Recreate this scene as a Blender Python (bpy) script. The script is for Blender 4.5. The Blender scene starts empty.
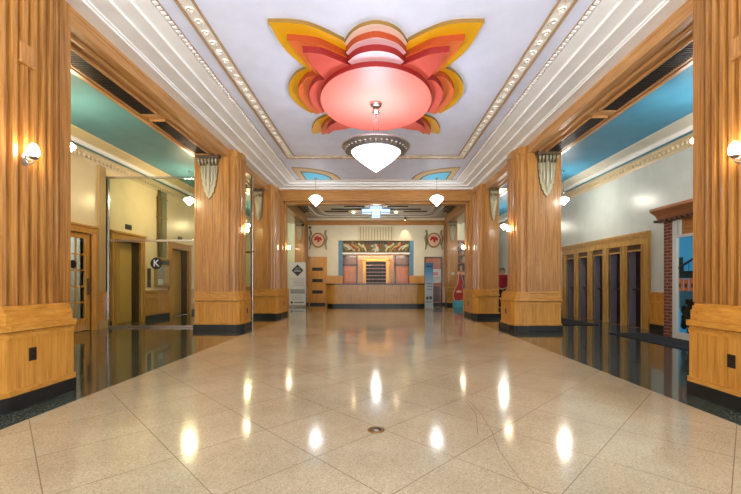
import bpy, bmesh, math, random
from mathutils import Vector, Matrix
random.seed(7)
SC = bpy.context.scene
COL = SC.collection
PI = math.pi
H, F, CX, CY = 1.15, 372.0, 376.0, 282.5

# ------------------------------------------------------------------ mesh helpers
class MB:
    def __init__(s):
        s.bm = bmesh.new()
    def faces(s, vs, fs, mi=0):
        v = [s.bm.verts.new(p) for p in vs]
        out = []
        for f in fs:
            try:
                fc = s.bm.faces.new([v[i] for i in f]); fc.material_index = mi; out.append(fc)
            except ValueError:
                pass
        return out
    def box(s, x0, x1, y0, y1, z0, z1, mi=0):
        x0, x1 = min(x0, x1), max(x0, x1); y0, y1 = min(y0, y1), max(y0, y1); z0, z1 = min(z0, z1), max(z0, z1)
        vs = [(x, y, z) for x in (x0, x1) for y in (y0, y1) for z in (z0, z1)]
        s.faces(vs, [(0,1,3,2),(4,6,7,5),(0,4,5,1),(2,3,7,6),(0,2,6,4),(1,5,7,3)], mi)
        return s
    def prism(s, pts, axis, a, b, mi=0, cap=None):
        """polygon pts extruded along axis: 'z' pts=(x,y), 'y' pts=(x,z), 'x' pts=(y,z)"""
        def P(p, t):
            return (p[0], p[1], t) if axis == 'z' else ((p[0], t, p[1]) if axis == 'y' else (t, p[0], p[1]))
        n = len(pts)
        vs = [P(p, a) for p in pts] + [P(p, b) for p in pts]
        s.faces(vs, [(i, (i+1) % n, n+(i+1) % n, n+i) for i in range(n)], mi)
        c = mi if cap is None else cap
        s.faces([P(p, a) for p in pts], [tuple(range(n))], c)
        s.faces([P(p, b) for p in pts], [tuple(range(n))], c)
        return s
    def lathe(s, prof, cx, cy, n=24, mi=0, sx=1.0):
        rings = []
        for r, z in prof:
            rings.append([s.bm.verts.new((cx + sx*r*math.cos(2*PI*k/n), cy + r*math.sin(2*PI*k/n), z)) for k in range(n)] if r > 1e-5 else [s.bm.verts.new((cx, cy, z))])
        for A, B in zip(rings, rings[1:]):
            for k in range(n):
                q = [A[k % len(A)], A[(k+1) % len(A)], B[(k+1) % len(B)], B[k % len(B)]]
                u = []
                for v in q:
                    if v not in u: u.append(v)
                if len(u) > 2:
                    try:
                        f = s.bm.faces.new(u); f.material_index = mi; f.smooth = True
                    except ValueError: pass
        return s
    def tube(s, pts, r, n=8, mi=0, caps=True, closed=False):
        pts = [Vector(p) for p in pts]
        rings = []
        m = len(pts)
        for i, p in enumerate(pts):
            if closed:
                t = pts[(i+1) % m] - pts[i-1]
            else:
                t = pts[min(i+1, m-1)] - pts[max(i-1, 0)]
            t = t.normalized() if t.length else Vector((0,0,1))
            up = Vector((0,0,1)) if abs(t.z) < .9 else Vector((1,0,0))
            a = t.cross(up).normalized(); b = t.cross(a).normalized()
            rr = r[i] if isinstance(r, (list, tuple)) else r
            rings.append([s.bm.verts.new(p + a*rr*math.cos(2*PI*k/n) + b*rr*math.sin(2*PI*k/n)) for k in range(n)])
        rng = range(m if closed else m-1)
        for i in rng:
            A, B = rings[i], rings[(i+1) % m]
            for k in range(n):
                f = s.bm.faces.new((A[k], A[(k+1) % n], B[(k+1) % n], B[k])); f.material_index = mi; f.smooth = True
        if caps and not closed:
            for R in (rings[0], rings[-1]):
                f = s.bm.faces.new(R); f.material_index = mi
        return s
    def ball(s, c, r, sc=(1,1,1), n=16, m=10, mi=0):
        c = Vector(c)
        prof = [(math.sin(PI*i/m)*r, -math.cos(PI*i/m)*r) for i in range(m+1)]
        before = len(s.bm.verts)
        s.lathe([(p[0] if 0 < i < m else 0, p[1]) for i, p in enumerate(prof)], 0, 0, n, mi)
        s.bm.verts.ensure_lookup_table()
        for v in s.bm.verts[before:]:
            v.co = Vector((v.co.x*sc[0], v.co.y*sc[1], v.co.z*sc[2])) + c
        return s
    def build(s, name, mats, parent=None, loc=None, bevel=0.0, smooth=False):
        if not isinstance(mats, (list, tuple)): mats = [mats]
        bmesh.ops.recalc_face_normals(s.bm, faces=s.bm.faces[:])
        me = bpy.data.meshes.new(name)
        off = Vector((0,0,0))
        if parent is not None:
            q = parent
            while q is not None:
                off += q.location; q = q.parent
        if loc is not None: off = Vector(loc)
        for v in s.bm.verts: v.co -= off
        s.bm.to_mesh(me); s.bm.free()
        for m in mats: me.materials.append(m)
        if smooth:
            for p in me.polygons: p.use_smooth = True
        o = bpy.data.objects.new(name, me); COL.objects.link(o)
        if parent is not None: o.parent = parent
        elif loc is not None: o.location = loc
        if bevel:
            b = o.modifiers.new('edge', 'BEVEL'); b.width = bevel; b.segments = 2; b.limit_method = 'ANGLE'; b.angle_limit = math.radians(40)
        return o

def tag(o, label=None, cat=None, group=None, kind=None):
    if label: o['label'] = label
    if cat: o['category'] = cat
    if group: o['group'] = group
    if kind: o['kind'] = kind
    return o
def thing(name, loc, label, cat, group=None, kind=None):
    o = bpy.data.objects.new(name, None); COL.objects.link(o); o.location = loc
    o.empty_display_size = .1
    return tag(o, label, cat, group, kind)
def copy_tree(o, loc=None, label=None, rotz=None, parent=None):
    c = o.copy(); COL.objects.link(c)
    if parent is not None: c.parent = parent
    if loc is not None: c.location = loc
    if label: c['label'] = label
    if rotz is not None: c.rotation_euler.z = rotz
    for ch in list(o.children): copy_tree(ch, parent=c)
    return c
def struct(o, label=None, cat=None):
    return tag(o, label, cat, None, 'structure')
def spline(pts, k=6, closed=False):
    out = []; n = len(pts)
    P = lambda i: pts[i % n] if closed else pts[max(0, min(n-1, i))]
    for i in range(n if closed else n-1):
        p0, p1, p2, p3 = P(i-1), P(i), P(i+1), P(i+2)
        for j in range(k):
            t = j/k
            out.append(tuple(.5*((2*b)+(-a+c)*t+(2*a-5*b+4*c-d)*t*t+(-a+3*b-3*c+d)*t**3) for a, b, c, d in zip(p0, p1, p2, p3)))
    if not closed: out.append(tuple(pts[-1]))
    return out

# ------------------------------------------------------------------ materials
def lin(c):
    return tuple(((v/255)/12.92 if v/255 <= .04045 else ((v/255+.055)/1.055)**2.4) for v in c) + (1.0,)
def mat(name, col, rough=.5, metal=0.0, spec=.5, coat=0.0, emit=None, es=0.0, trans=0.0, ior=1.45):
    m = bpy.data.materials.new(name); m.use_nodes = True
    b = m.node_tree.nodes['Principled BSDF']
    b.inputs['Base Color'].default_value = lin(col)
    b.inputs['Roughness'].default_value = rough; b.inputs['Metallic'].default_value = metal
    b.inputs['Specular IOR Level'].default_value = spec; b.inputs['Coat Weight'].default_value = coat
    b.inputs['Coat Roughness'].default_value = .12
    b.inputs['Transmission Weight'].default_value = trans; b.inputs['IOR'].default_value = ior
    if emit:
        b.inputs['Emission Color'].default_value = lin(emit); b.inputs['Emission Strength'].default_value = es
    return m
def N(m, t, **kw):
    n = m.node_tree.nodes.new(t)
    for k, v in kw.items():
        if k in n.inputs: n.inputs[k].default_value = v
        else: setattr(n, k, v)
    return n
def L(m, a, b): m.node_tree.links.new(a, b)
def ramp(m, stops, interp='LINEAR'):
    r = N(m, 'ShaderNodeValToRGB'); e = r.color_ramp.elements; r.color_ramp.interpolation = interp
    while len(e) < len(stops): e.new(.5)
    for q, (p, c) in zip(e, stops): q.position = p; q.color = lin(c) if len(c) == 3 else c
    return r
def oak(name, tones, scale, rough=.32, coat=.25):
    m = mat(name, tones[1], rough, coat=coat)
    b = m.node_tree.nodes['Principled BSDF']
    tc = N(m, 'ShaderNodeTexCoord'); mp = N(m, 'ShaderNodeMapping'); mp.inputs['Scale'].default_value = scale
    L(m, tc.outputs['Object'], mp.inputs['Vector'])
    n1 = N(m, 'ShaderNodeTexNoise', Scale=1.0, Detail=6.0, Roughness=.7, Distortion=.1); L(m, mp.outputs[0], n1.inputs['Vector'])
    r = ramp(m, [(.28, tones[0]), (.5, tones[1]), (.72, tones[2])]); L(m, n1.outputs['Fac'], r.inputs[0])
    n2 = N(m, 'ShaderNodeTexNoise', Scale=1.3, Detail=2.0); L(m, tc.outputs['Object'], n2.inputs['Vector'])
    mx = N(m, 'ShaderNodeMixRGB', blend_type='MULTIPLY'); mx.inputs[0].default_value = .35
    r2 = ramp(m, [(.3, (205, 190, 170)), (.7, (255, 255, 255))]); L(m, n2.outputs['Fac'], r2.inputs[0])
    L(m, r.outputs[0], mx.inputs[1]); L(m, r2.outputs[0], mx.inputs[2]); L(m, mx.outputs[0], b.inputs['Base Color'])
    bp = N(m, 'ShaderNodeBump', Strength=.06, Distance=.01); L(m, n1.outputs['Fac'], bp.inputs['Height']); L(m, bp.outputs[0], b.inputs['Normal'])
    return m
OT = ((126, 78, 33), (181, 127, 62), (208, 156, 88))
DT = ((166, 108, 34), (207, 147, 60), (224, 169, 84))
OAK = oak('oak_vertical', OT, (48, 48, 1.6))
OAKY = oak('oak_along_hall_brightened', ((156, 106, 60), (196, 146, 91), (215, 169, 115)), (48, 1.6, 48))  # paler than the other oak, white light on the beams put into the tone
OAKX = oak('oak_across_hall', OT, (1.6, 48, 48))
DADO = oak('golden_oak', DT, (40, 40, 1.6))
DADOX = oak('golden_oak_moulding', DT, (6, 6, 30))
REDWOOD = oak('reddish_oak', ((136, 72, 38), (176, 102, 56), (194, 120, 70)), (24, 24, 1.5))
DARKWOOD = oak('dark_brown_wood', ((52, 30, 20), (74, 44, 30), (92, 58, 40)), (20, 20, 1.5))

def speckle(name, base, specks, scale, rough, coat=0.0, grid=None, spec=.5):
    m = mat(name, base, rough, coat=coat, spec=spec); b = m.node_tree.nodes['Principled BSDF']
    tc = N(m, 'ShaderNodeTexCoord')
    v = N(m, 'ShaderNodeTexVoronoi', Scale=scale); L(m, tc.outputs['Object'], v.inputs['Vector'])
    sep = N(m, 'ShaderNodeSeparateColor'); L(m, v.outputs['Color'], sep.inputs[0])
    r = ramp(m, specks); L(m, sep.outputs[0], r.inputs[0])
    n = N(m, 'ShaderNodeTexNoise', Scale=.9, Detail=5.0, Roughness=.6); L(m, tc.outputs['Object'], n.inputs['Vector'])
    r2 = ramp(m, [(.3, (208, 200, 190)), (.65, (255, 255, 255))]); L(m, n.outputs['Fac'], r2.inputs[0])
    mx = N(m, 'ShaderNodeMixRGB', blend_type='MULTIPLY'); mx.inputs[0].default_value = .7
    L(m, r.outputs[0], mx.inputs[1]); L(m, r2.outputs[0], mx.inputs[2])
    out = mx.outputs[0]
    if grid:
        xyz = N(m, 'ShaderNodeSeparateXYZ'); L(m, tc.outputs['Object'], xyz.inputs[0])
        facs = []
        for op, off in (('ADD', .21), ('SUBTRACT', .09)):
            a = N(m, 'ShaderNodeMath', operation=op); L(m, xyz.outputs[1], a.inputs[0]); L(m, xyz.outputs[0], a.inputs[1])
            c = N(m, 'ShaderNodeMath', operation='SUBTRACT'); L(m, a.outputs[0], c.inputs[0]); c.inputs[1].default_value = off - grid/2
            d = N(m, 'ShaderNodeMath', operation='FLOORED_MODULO'); L(m, c.outputs[0], d.inputs[0]); d.inputs[1].default_value = grid
            e = N(m, 'ShaderNodeMath', operation='SUBTRACT'); L(m, d.outputs[0], e.inputs[0]); e.inputs[1].default_value = grid/2
            f = N(m, 'ShaderNodeMath', operation='ABSOLUTE'); L(m, e.outputs[0], f.inputs[0])
            g = N(m, 'ShaderNodeMath', operation='LESS_THAN'); L(m, f.outputs[0], g.inputs[0]); g.inputs[1].default_value = .0045
            facs.append(g)
        mxx = N(m, 'ShaderNodeMath', operation='MAXIMUM'); L(m, facs[0].outputs[0], mxx.inputs[0]); L(m, facs[1].outputs[0], mxx.inputs[1])
        sc = N(m, 'ShaderNodeMath', operation='MULTIPLY'); L(m, mxx.outputs[0], sc.inputs[0]); sc.inputs[1].default_value = .6
        m2 = N(m, 'ShaderNodeMixRGB'); L(m, sc.outputs[0], m2.inputs[0]); L(m, out, m2.inputs[1]); m2.inputs[2].default_value = lin((96, 74, 52)); out = m2.outputs[0]
    L(m, out, b.inputs['Base Color'])
    n3 = N(m, 'ShaderNodeTexNoise', Scale=2.2, Detail=2.0); L(m, tc.outputs['Object'], n3.inputs['Vector'])
    bp = N(m, 'ShaderNodeBump', Strength=.05, Distance=.02); L(m, n3.outputs['Fac'], bp.inputs['Height']); L(m, bp.outputs[0], b.inputs['Normal'])
    if coat: L(m, bp.outputs[0], b.inputs['Coat Normal'])
    return m
TERR = speckle('beige_terrazzo', (190, 176, 146), [(.0, (168, 152, 122)), (.3, (188, 174, 143)), (.75, (195, 182, 152)), (1, (207, 195, 168))], 150, .11, .25, grid=.92)
GRAN = speckle('dark_green_granite', (54, 64, 56), [(.0, (30, 38, 35)), (.5, (54, 66, 58)), (.85, (80, 94, 82)), (1, (136, 148, 132))], 120, .045, .5)
BLACKSTONE = speckle('black_plinth_stone', (30, 30, 31), [(.0, (26, 26, 27)), (.6, (32, 32, 33)), (1, (42, 42, 43))], 140, .35, .0)
BOOTHOAK = oak('pale_yellow_oak', ((150, 106, 44), (192, 150, 78), (210, 172, 104)), (40, 40, 1.6))
def plaster(name, col, rough=.55, bump=.03, spec=.4):
    m = mat(name, col, rough, spec=spec); b = m.node_tree.nodes['Principled BSDF']
    tc = N(m, 'ShaderNodeTexCoord'); n = N(m, 'ShaderNodeTexNoise', Scale=3.0, Detail=4.0); L(m, tc.outputs['Object'], n.inputs['Vector'])
    c = tuple(max(0, v-9) for v in col)
    r = ramp(m, [(.3, c), (.7, col)]); L(m, n.outputs['Fac'], r.inputs[0]); L(m, r.outputs[0], b.inputs['Base Color'])
    bp = N(m, 'ShaderNodeBump', Strength=bump, Distance=.02); L(m, n.outputs['Fac'], bp.inputs['Height']); L(m, bp.outputs[0], b.inputs['Normal'])
    return m
CEIL = plaster('ceiling_paint', (222, 228, 250))
WHITE = plaster('cornice_white', (244, 244, 244))
CREAM = plaster('cream_wall_gloss', (242, 220, 176), .3)
PALE = plaster('pale_wall_gloss', (204, 212, 206), .3)
CREAMB = plaster('cream_back_wall', (226, 218, 192), .5)
TEALL = plaster('blue_ceiling_warmed', (92, 150, 164), .5)  # lift side copy of the blue paint, warm lamp light put into the colour
TEALR = plaster('blue_ceiling', (70, 144, 180), .5)
BLUEP = plaster('slate_blue_paint', (98, 142, 172), .5)
BRONZE = mat('moulding_bronze_paint', (168, 138, 106), .5)
GILT = plaster('gilt_plaster', (208, 190, 154), .45, .1)
SILVER = mat('aged_silver_gilt', (182, 176, 148), .42, .25)
DSILVER = mat('dark_aged_metal', (104, 88, 66), .4, .4)
CHROME = mat('brushed_chrome', (200, 202, 204), .18, 1.0)
BRASS = mat('aged_brass', (150, 118, 72), .3, 1.0)
NICKEL = mat('tarnished_nickel', (150, 140, 132), .28, .9)
BLACK = mat('black_paint', (16, 16, 17), .4)
DBROWN = mat('dark_brown_plastic', (46, 26, 16), .35)
GREY = mat('booth_grey_laminate', (128, 122, 134), .4)
MAROON = mat('dark_maroon_panel', (44, 20, 20), .4)
PAPER = mat('white_banner_print', (206, 210, 212), .5)
INK = mat('dark_grey_ink', (62, 66, 72), .6)
INKL = mat('pale_grey_ink', (150, 155, 160), .6)
SLATE = mat('dark_slate_print', (38, 46, 54), .5)
CYAN = mat('cyan_print', (80, 160, 205), .5)
BRONZED = mat('bronze_lift_door', (218, 176, 92), .3, .15)
RED = mat('red_paint', (172, 36, 38), .4)
PINKP = mat('pink_cream_paint', (222, 180, 150), .5)
TEALP = mat('teal_panel', (40, 104, 122), .5)
MAT_ = plaster('charcoal_mat', (34, 38, 46), .95, .2)
def lamp(name, col, s, base=(240, 240, 240)): return mat(name, base, .4, emit=col, es=s)
L_CHAND = lamp('lit_opal_glass', (238, 242, 255), 7)
L_PEND = lamp('lit_small_pendant_glass', (240, 246, 255), 18)
L_AISLE = lamp('lit_aisle_pendant_glass', (255, 246, 232), 130); L_AISLEW = lamp('lit_warm_aisle_pendant_glass', (255, 226, 178), 170)
L_SCON = lamp('lit_candle_shade', (255, 232, 196), 70)
L_STAR = lamp('lit_blue_white_panel', (206, 228, 255), 1.3, (60, 80, 110))
L_SPOT = lamp('lit_downlight', (255, 216, 160), 40)
L_PANE = lamp('lit_ceiling_blue_glass', (110, 200, 235), .2, (96, 184, 214))
def glass(name, tint):
    m = bpy.data.materials.new(name); m.use_nodes = True; nt = m.node_tree; nt.nodes.clear()
    o = nt.nodes.new('ShaderNodeOutputMaterial'); mx = nt.nodes.new('ShaderNodeMixShader')
    t = nt.nodes.new('ShaderNodeBsdfTransparent'); g = nt.nodes.new('ShaderNodeBsdfGlossy'); fr = nt.nodes.new('ShaderNodeFresnel')
    t.inputs[0].default_value = lin(tint); g.inputs['Roughness'].default_value = .02; fr.inputs[0].default_value = 1.35
    ge = nt.nodes.new('ShaderNodeNewGeometry'); sb_ = nt.nodes.new('ShaderNodeMath'); sb_.operation = 'SUBTRACT'; sb_.inputs[0].default_value = 1.0; ml = nt.nodes.new('ShaderNodeMath'); ml.operation = 'MULTIPLY'
    nt.links.new(ge.outputs['Backfacing'], sb_.inputs[1]); nt.links.new(fr.outputs[0], ml.inputs[0]); nt.links.new(sb_.outputs[0], ml.inputs[1]); nt.links.new(ml.outputs[0], mx.inputs[0]); nt.links.new(t.outputs[0], mx.inputs[1]); nt.links.new(g.outputs[0], mx.inputs[2]); nt.links.new(mx.outputs[0], o.inputs[0])
    return m
GLASS = glass('clear_glass', (240, 246, 240))
def brick_mat():
    m = mat('red_brick', (120, 60, 44), .8); b = m.node_tree.nodes['Principled BSDF']
    tc = N(m, 'ShaderNodeTexCoord'); mp = N(m, 'ShaderNodeMapping'); mp.inputs['Rotation'].default_value = (PI/2, 0, PI/2)
    L(m, tc.outputs['Object'], mp.inputs['Vector'])
    xyz = N(m, 'ShaderNodeSeparateXYZ'); L(m, tc.outputs['Object'], xyz.inputs[0])
    ad = N(m, 'ShaderNodeMath', operation='ADD'); L(m, xyz.outputs[0], ad.inputs[0]); L(m, xyz.outputs[1], ad.inputs[1])
    cb = N(m, 'ShaderNodeCombineXYZ'); L(m, ad.outputs[0], cb.inputs[0]); L(m, xyz.outputs[2], cb.inputs[1])
    br = N(m, 'ShaderNodeTexBrick'); L(m, cb.outputs[0], br.inputs['Vector'])
    br.inputs['Scale'].default_value = 1.0; br.inputs['Brick Width'].default_value = .2; br.inputs['Row Height'].default_value = .068; br.inputs['Mortar Size'].default_value = .007
    br.inputs['Color1'].default_value = lin((98, 48, 36)); br.inputs['Color2'].default_value = lin((124, 66, 50)); br.inputs['Mortar'].default_value = lin((150, 130, 116))
    L(m, br.outputs['Color'], b.inputs['Base Color'])
    return m
BRICK = brick_mat()
def slats_mat(name, c1, c2, period, duty, axis=0):
    m = mat(name, c1, .6); b = m.node_tree.nodes['Principled BSDF']
    return m

# ------------------------------------------------------------------ camera, world
cam = bpy.data.cameras.new('camera'); co = bpy.data.objects.new('camera', cam); COL.objects.link(co)
co.location = (0, 0, H); co.rotation_euler = (PI/2, 0, 0)
cam.sensor_width = 36; cam.lens = F/741*36; cam.shift_x = -(CX-370.5)/741; cam.shift_y = (CY-247)/741; cam.clip_start = .05; cam.clip_end = 100
SC.camera = co
w = bpy.data.worlds.new('world'); SC.world = w; w.use_nodes = True
_nt = w.node_tree; _bg = _nt.nodes['Background']; _tc = _nt.nodes.new('ShaderNodeTexCoord'); _sx = _nt.nodes.new('ShaderNodeSeparateXYZ'); _mr = _nt.nodes.new('ShaderNodeMapRange')
_nt.links.new(_tc.outputs['Generated'], _sx.inputs[0]); _nt.links.new(_sx.outputs[2], _mr.inputs[0]); _nt.links.new(_mr.outputs[0], _bg.inputs[1])
_mr.inputs[1].default_value = -.15; _mr.inputs[2].default_value = .12; _mr.inputs[3].default_value = 9.0; _mr.inputs[4].default_value = 2.4   # brighter lower half added to light the ceiling, dimmer sky above
_bg.inputs[0].default_value = (.97, .97, .97, 1)
SC.view_settings.view_transform = 'Standard'; SC.view_settings.look = 'None'; SC.view_settings.exposure = 0.0; SC.view_settings.gamma = 1.0
SC.view_settings.use_curve_mapping = False
SC.cycles.use_denoising = True
SC.cycles.max_bounces = 10; SC.cycles.diffuse_bounces = 5; SC.cycles.glossy_bounces = 5; SC.cycles.transparent_max_bounces = 12
SC.cycles.sample_clamp_indirect = 6.0
SC.cycles.caustics_reflective = False

# ------------------------------------------------------------------ main dimensions
XB = 3.58          # hall-side plane of beams and pillars
XO = 4.38          # outer plane of pillars
ZS = 4.18          # soffit
ZT = 4.37          # top of the oak beam
ZC = 4.48          # hall ceiling
XWL, XWR = -6.9, 6.7
Y0, YP, YB = -2.0, 13.0, 19.3
ZA = 4.42          # aisle ceiling

# floor
struct(MB().box(-2.93, 2.93, Y0, 14.3, -.06, 0).build('floor', TERR), 'polished beige terrazzo floor with diagonal joints down the hall', 'floor')
fb = MB(); fb.box(XWL-2.2, -2.93, Y0, 22, -.06, 0); fb.box(2.93, XWR+2.2, Y0, 22, -.06, 0); fb.box(-2.93, 2.93, 14.3, 22, -.06, 0)
struct(fb.build('floor_border', GRAN), 'polished dark green granite floor along both aisles', 'floor')
ck = MB()
for path in (((458, 384), (466, 398), (480, 412), (492, 432), (500, 452), (519, 478), (534, 494)), ((478, 436), (476, 414), (463, 398))):
    pts = []
    for px, py in path:
        Y = F*H/(py-CY); pts.append(((px-CX)*Y/F, Y))
    for (a, b) in zip(pts, pts[1:]):
        d = Vector((b[0]-a[0], b[1]-a[1])).normalized(); nn = Vector((-d.y, d.x))*.0016
        ck.faces([(a[0]-nn.x, a[1]-nn.y, .0008), (b[0]-nn.x, b[1]-nn.y, .0008), (b[0]+nn.x, b[1]+nn.y, .0008), (a[0]+nn.x, a[1]+nn.y, .0008)], [(0,1,2,3)])
struct(ck.build('floor_crack', mat('crack_grime', (92, 74, 56), .8)), 'thin jagged crack across the beige terrazzo', 'crack')

# hall ceiling and stepped cornice (mitred at the portal)
struct(MB().box(-2.9, 2.9, Y0, YP, ZC, ZC+.1).build('ceiling', CEIL), 'pale flat hall ceiling', 'ceiling')
def ribbon(mb, prof):
    """U-shaped run of a profile of (inset from XB, z): left side, across the portal, right side"""
    for (d0, z0), (d1, z1) in zip(prof, prof[1:]):
        def loop(d, z): return [(-(XB-d), Y0, z), (-(XB-d), YP-d, z), (XB-d, YP-d, z), (XB-d, Y0, z)]
        A, B = loop(d0, z0), loop(d1, z1)
        for i in range(3): mb.faces([A[i], A[i+1], B[i+1], B[i]], [(0,1,2,3)])
    return mb
prof = [(0, ZT), (.20, ZT), (.205, ZT-.012), (.235, ZT-.012), (.24, ZT+.012), (.262, ZT+.012), (.27, ZT+.03), (.47, ZT+.03), (.472, ZT+.022), (.505, ZT+.022), (.51, ZT+.055), (.69, ZT+.055), (.692, ZT+.047), (.72, ZT+.047), (.725, ZT+.085), (.93, ZT+.085), (.93, ZC+.01)]
struct(ribbon(MB(), prof).build('trim_1', WHITE), 'white stepped cornice around the hall ceiling', 'cornice')
dm = MB(); ribbon(dm, [(.945, ZC), (.95, ZC-.016), (1.0, ZC-.016), (1.005, ZC)])
struct(dm.build('trim_2', BRONZE), 'thin bronze painted dentil line in the ceiling', 'moulding')
dd = MB()
y = Y0
while y < YP-1.0:
    for s in (-1, 1): dd.box(s*2.585, s*2.63, y, y+.045, ZC-.034, ZC-.012)
    y += .085
x = -2.55
while x < 2.55:
    dd.box(x, x+.045, YP-1.0, YP-.955, ZC-.034, ZC-.012); x += .085
struct(dd.build('trim_3', WHITE), 'row of small white dentil blocks along the ceiling', 'moulding')
ob = MB()
def rect_ribbon(mb, prof, xo, yo):
    for (d0, z0), (d1, z1) in zip(prof, prof[1:]):
        def loop(d, z): return [(-(xo-d), Y0, z), (-(xo-d), yo-d, z), (xo-d, yo-d, z), (xo-d, Y0, z)]
        A, B = loop(d0, z0), loop(d1, z1)
        for i in range(3): mb.faces([A[i], A[i+1], B[i+1], B[i]], [(0,1,2,3)])
rect_ribbon(ob, [(-.005, ZC), (0, ZC-.025), (.025, ZC-.025), (.03, ZC)], 2.37, 9.96)
rect_ribbon(ob, [(.195, ZC), (.2, ZC-.022), (.22, ZC-.022), (.225, ZC)], 2.37, 9.96)
struct(ob.build('trim_4', BRONZE), 'two thin bronze lines framing the ceiling scroll band', 'moulding')
sb = MB(); rect_ribbon(sb, [(.03, ZC-.004), (.05, ZC-.012), (.18, ZC-.012), (.195, ZC-.004)], 2.37, 9.96)
def scroll(mb, x, y, dx, dy, flip):
    c = []
    for k in range(15):
        t = k/14*2.6*PI; r = .062*(1-k/20)
        c.append((x + (math.cos(t)*r)*dx - math.sin(t)*r*dy*flip, y + math.cos(t)*r*dy + math.sin(t)*r*dx*flip, ZC-.016))
    mb.tube(c, .012, 5)
y = 2.0; k = 0
while y < 9.75:
    for s in (-1, 1): scroll(sb, s*2.255, y, 0, 1, (1 if k % 2 else -1)*s)
    y += .21; k += 1
x = -2.1
while x < 2.15:
    scroll(sb, x, 9.845, 1, 0, 1 if k % 2 else -1); x += .21; k += 1
struct(sb.build('trim_5', plaster('scroll_plaster', (238, 232, 224), .5)), 'cream scrollwork band framing the flat ceiling', 'moulding')

# oak beams over the pillars with panelled soffits, both sides
for s, nm in ((-1, 6), (1, 7)):
    b = MB()
    b.prism([(s*XB, ZS+.025), (s*XB, ZT), (s*(XB-.025), ZT), (s*(XB-.025), ZT-.04), (s*(XB-.012), ZT-.055), (s*(XB-.012), ZS+.06), (s*(XB-.02), ZS+.05), (s*(XB-.02), ZS), (s*(XB+.07), ZS), (s*(XB+.09), ZS+.025)], 'y', Y0, YB)
    b.box(s*XB, s*XO, Y0, YB, ZS+.025, ZS+.12)
    b.box(s*(XO-.06), s*(XO+.01), Y0, YB, ZS, ZA)
    b.prism([(s*(XB+.17), ZS+.025), (s*(XB+.2), ZS-.0), (s*(XB+.24), ZS-.0), (s*(XB+.26), ZS+.025)], 'y', Y0, YB)
    b.box(s*XB, s*(XB+.1), Y0, YB, ZT-.02, ZC+.1)
    struct(b.build('trim_%d' % nm, OAKY), 'long oak beam above the %s row of pillars' % ('lift side' if s < 0 else 'booth side'), 'beam')
    struct(MB().box(s*(XO+.01), s*(XO+.03), Y0, YB, ZS+.01, ZS+.05).build('trim_%d' % (nm+20), BRONZE), 'thin pale fillet along the %s beam' % ('lift side' if s < 0 else 'booth side'), 'moulding')

# ------------------------------------------------------------------ vents in the soffit
def vent(s, y0, y1, label):
    x0, x1 = XB+.34, XB+.68
    t = thing('ceiling_vent', (s*(x0+x1)/2, (y0+y1)/2, ZS-.02), label, 'air vent', 'dark louvred vents in the oak soffits')
    f = MB()
    for a in ((x0, x0+.03, y0, y1), (x1-.03, x1, y0, y1), (x0, x1, y0, y0+.03), (x0, x1, y1-.03, y1)): f.box(s*a[0], s*a[1], a[2], a[3], ZS-.018, ZS+.024)
    f.build('frame', OAKY, t, bevel=.004)
    MB().box(s*(x0+.03), s*(x1-.03), y0+.03, y1-.03, ZS+.02, ZS+.0245).build('backing', BLACK, t)
    l = MB(); y = y0+.05
    while y < y1-.05:
        l.box(s*(x0+.03), s*(x1-.03), y, y+.012, ZS-.006, ZS+.02); y += .045
    l.build('louvres', mat('dark_louvre', (58, 50, 48), .4, .4), t)
for s, side in ((-1, 'lift side'), (1, 'booth side')):
    d = 0 if s < 0 else -.15
    vent(s, 4.45+d, 6.72+d, 'dark louvred vent in the %s soffit, next to the nearest pillar' % side)
    vent(s, 6.95+d, 8.8+d, 'shorter dark louvred vent in the %s soffit, next to the second pillar' % side)
    vent(s, 10.3, 11.95, 'small dark vent in the %s soffit between second and third pillars' % side)

# ------------------------------------------------------------------ aisles
def wall_open(name, x0, x1, y0, y1, z1, opens, m, label):
    b = MB(); y = y0
    for (a, c, zt) in sorted(opens):
        b.box(x0, x1, y, a, 0, z1); b.box(x0, x1, a, c, zt, z1); y = c
    b.box(x0, x1, y, y1, 0, z1)
    return struct(b.build(name, m), label, 'wall')
def YL(px): return abs(XWL)*F/(CX-px)
def YR(px): return XWR*F/(px-CX)
LIFT = [(9.84, 10.86, 2.3), (12.55, 13.62, 2.3)]
DOOR = (7.95, 9.02, 2.32)
wall_open('wall_left', XWL-.3, XWL, Y0, 21, 4.6, LIFT + [DOOR], CREAM, 'cream glossy wall with lift doors behind the glass partition')
BO = [(9.35+.79*k, 9.89+.79*k) for k in range(5)]
wall_open('wall_right', XWR, XWR+.3, Y0, 21, 4.6, [(a, b, 2.12) for a, b in BO], PALE, 'pale glossy wall with the row of dark booths')
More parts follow.
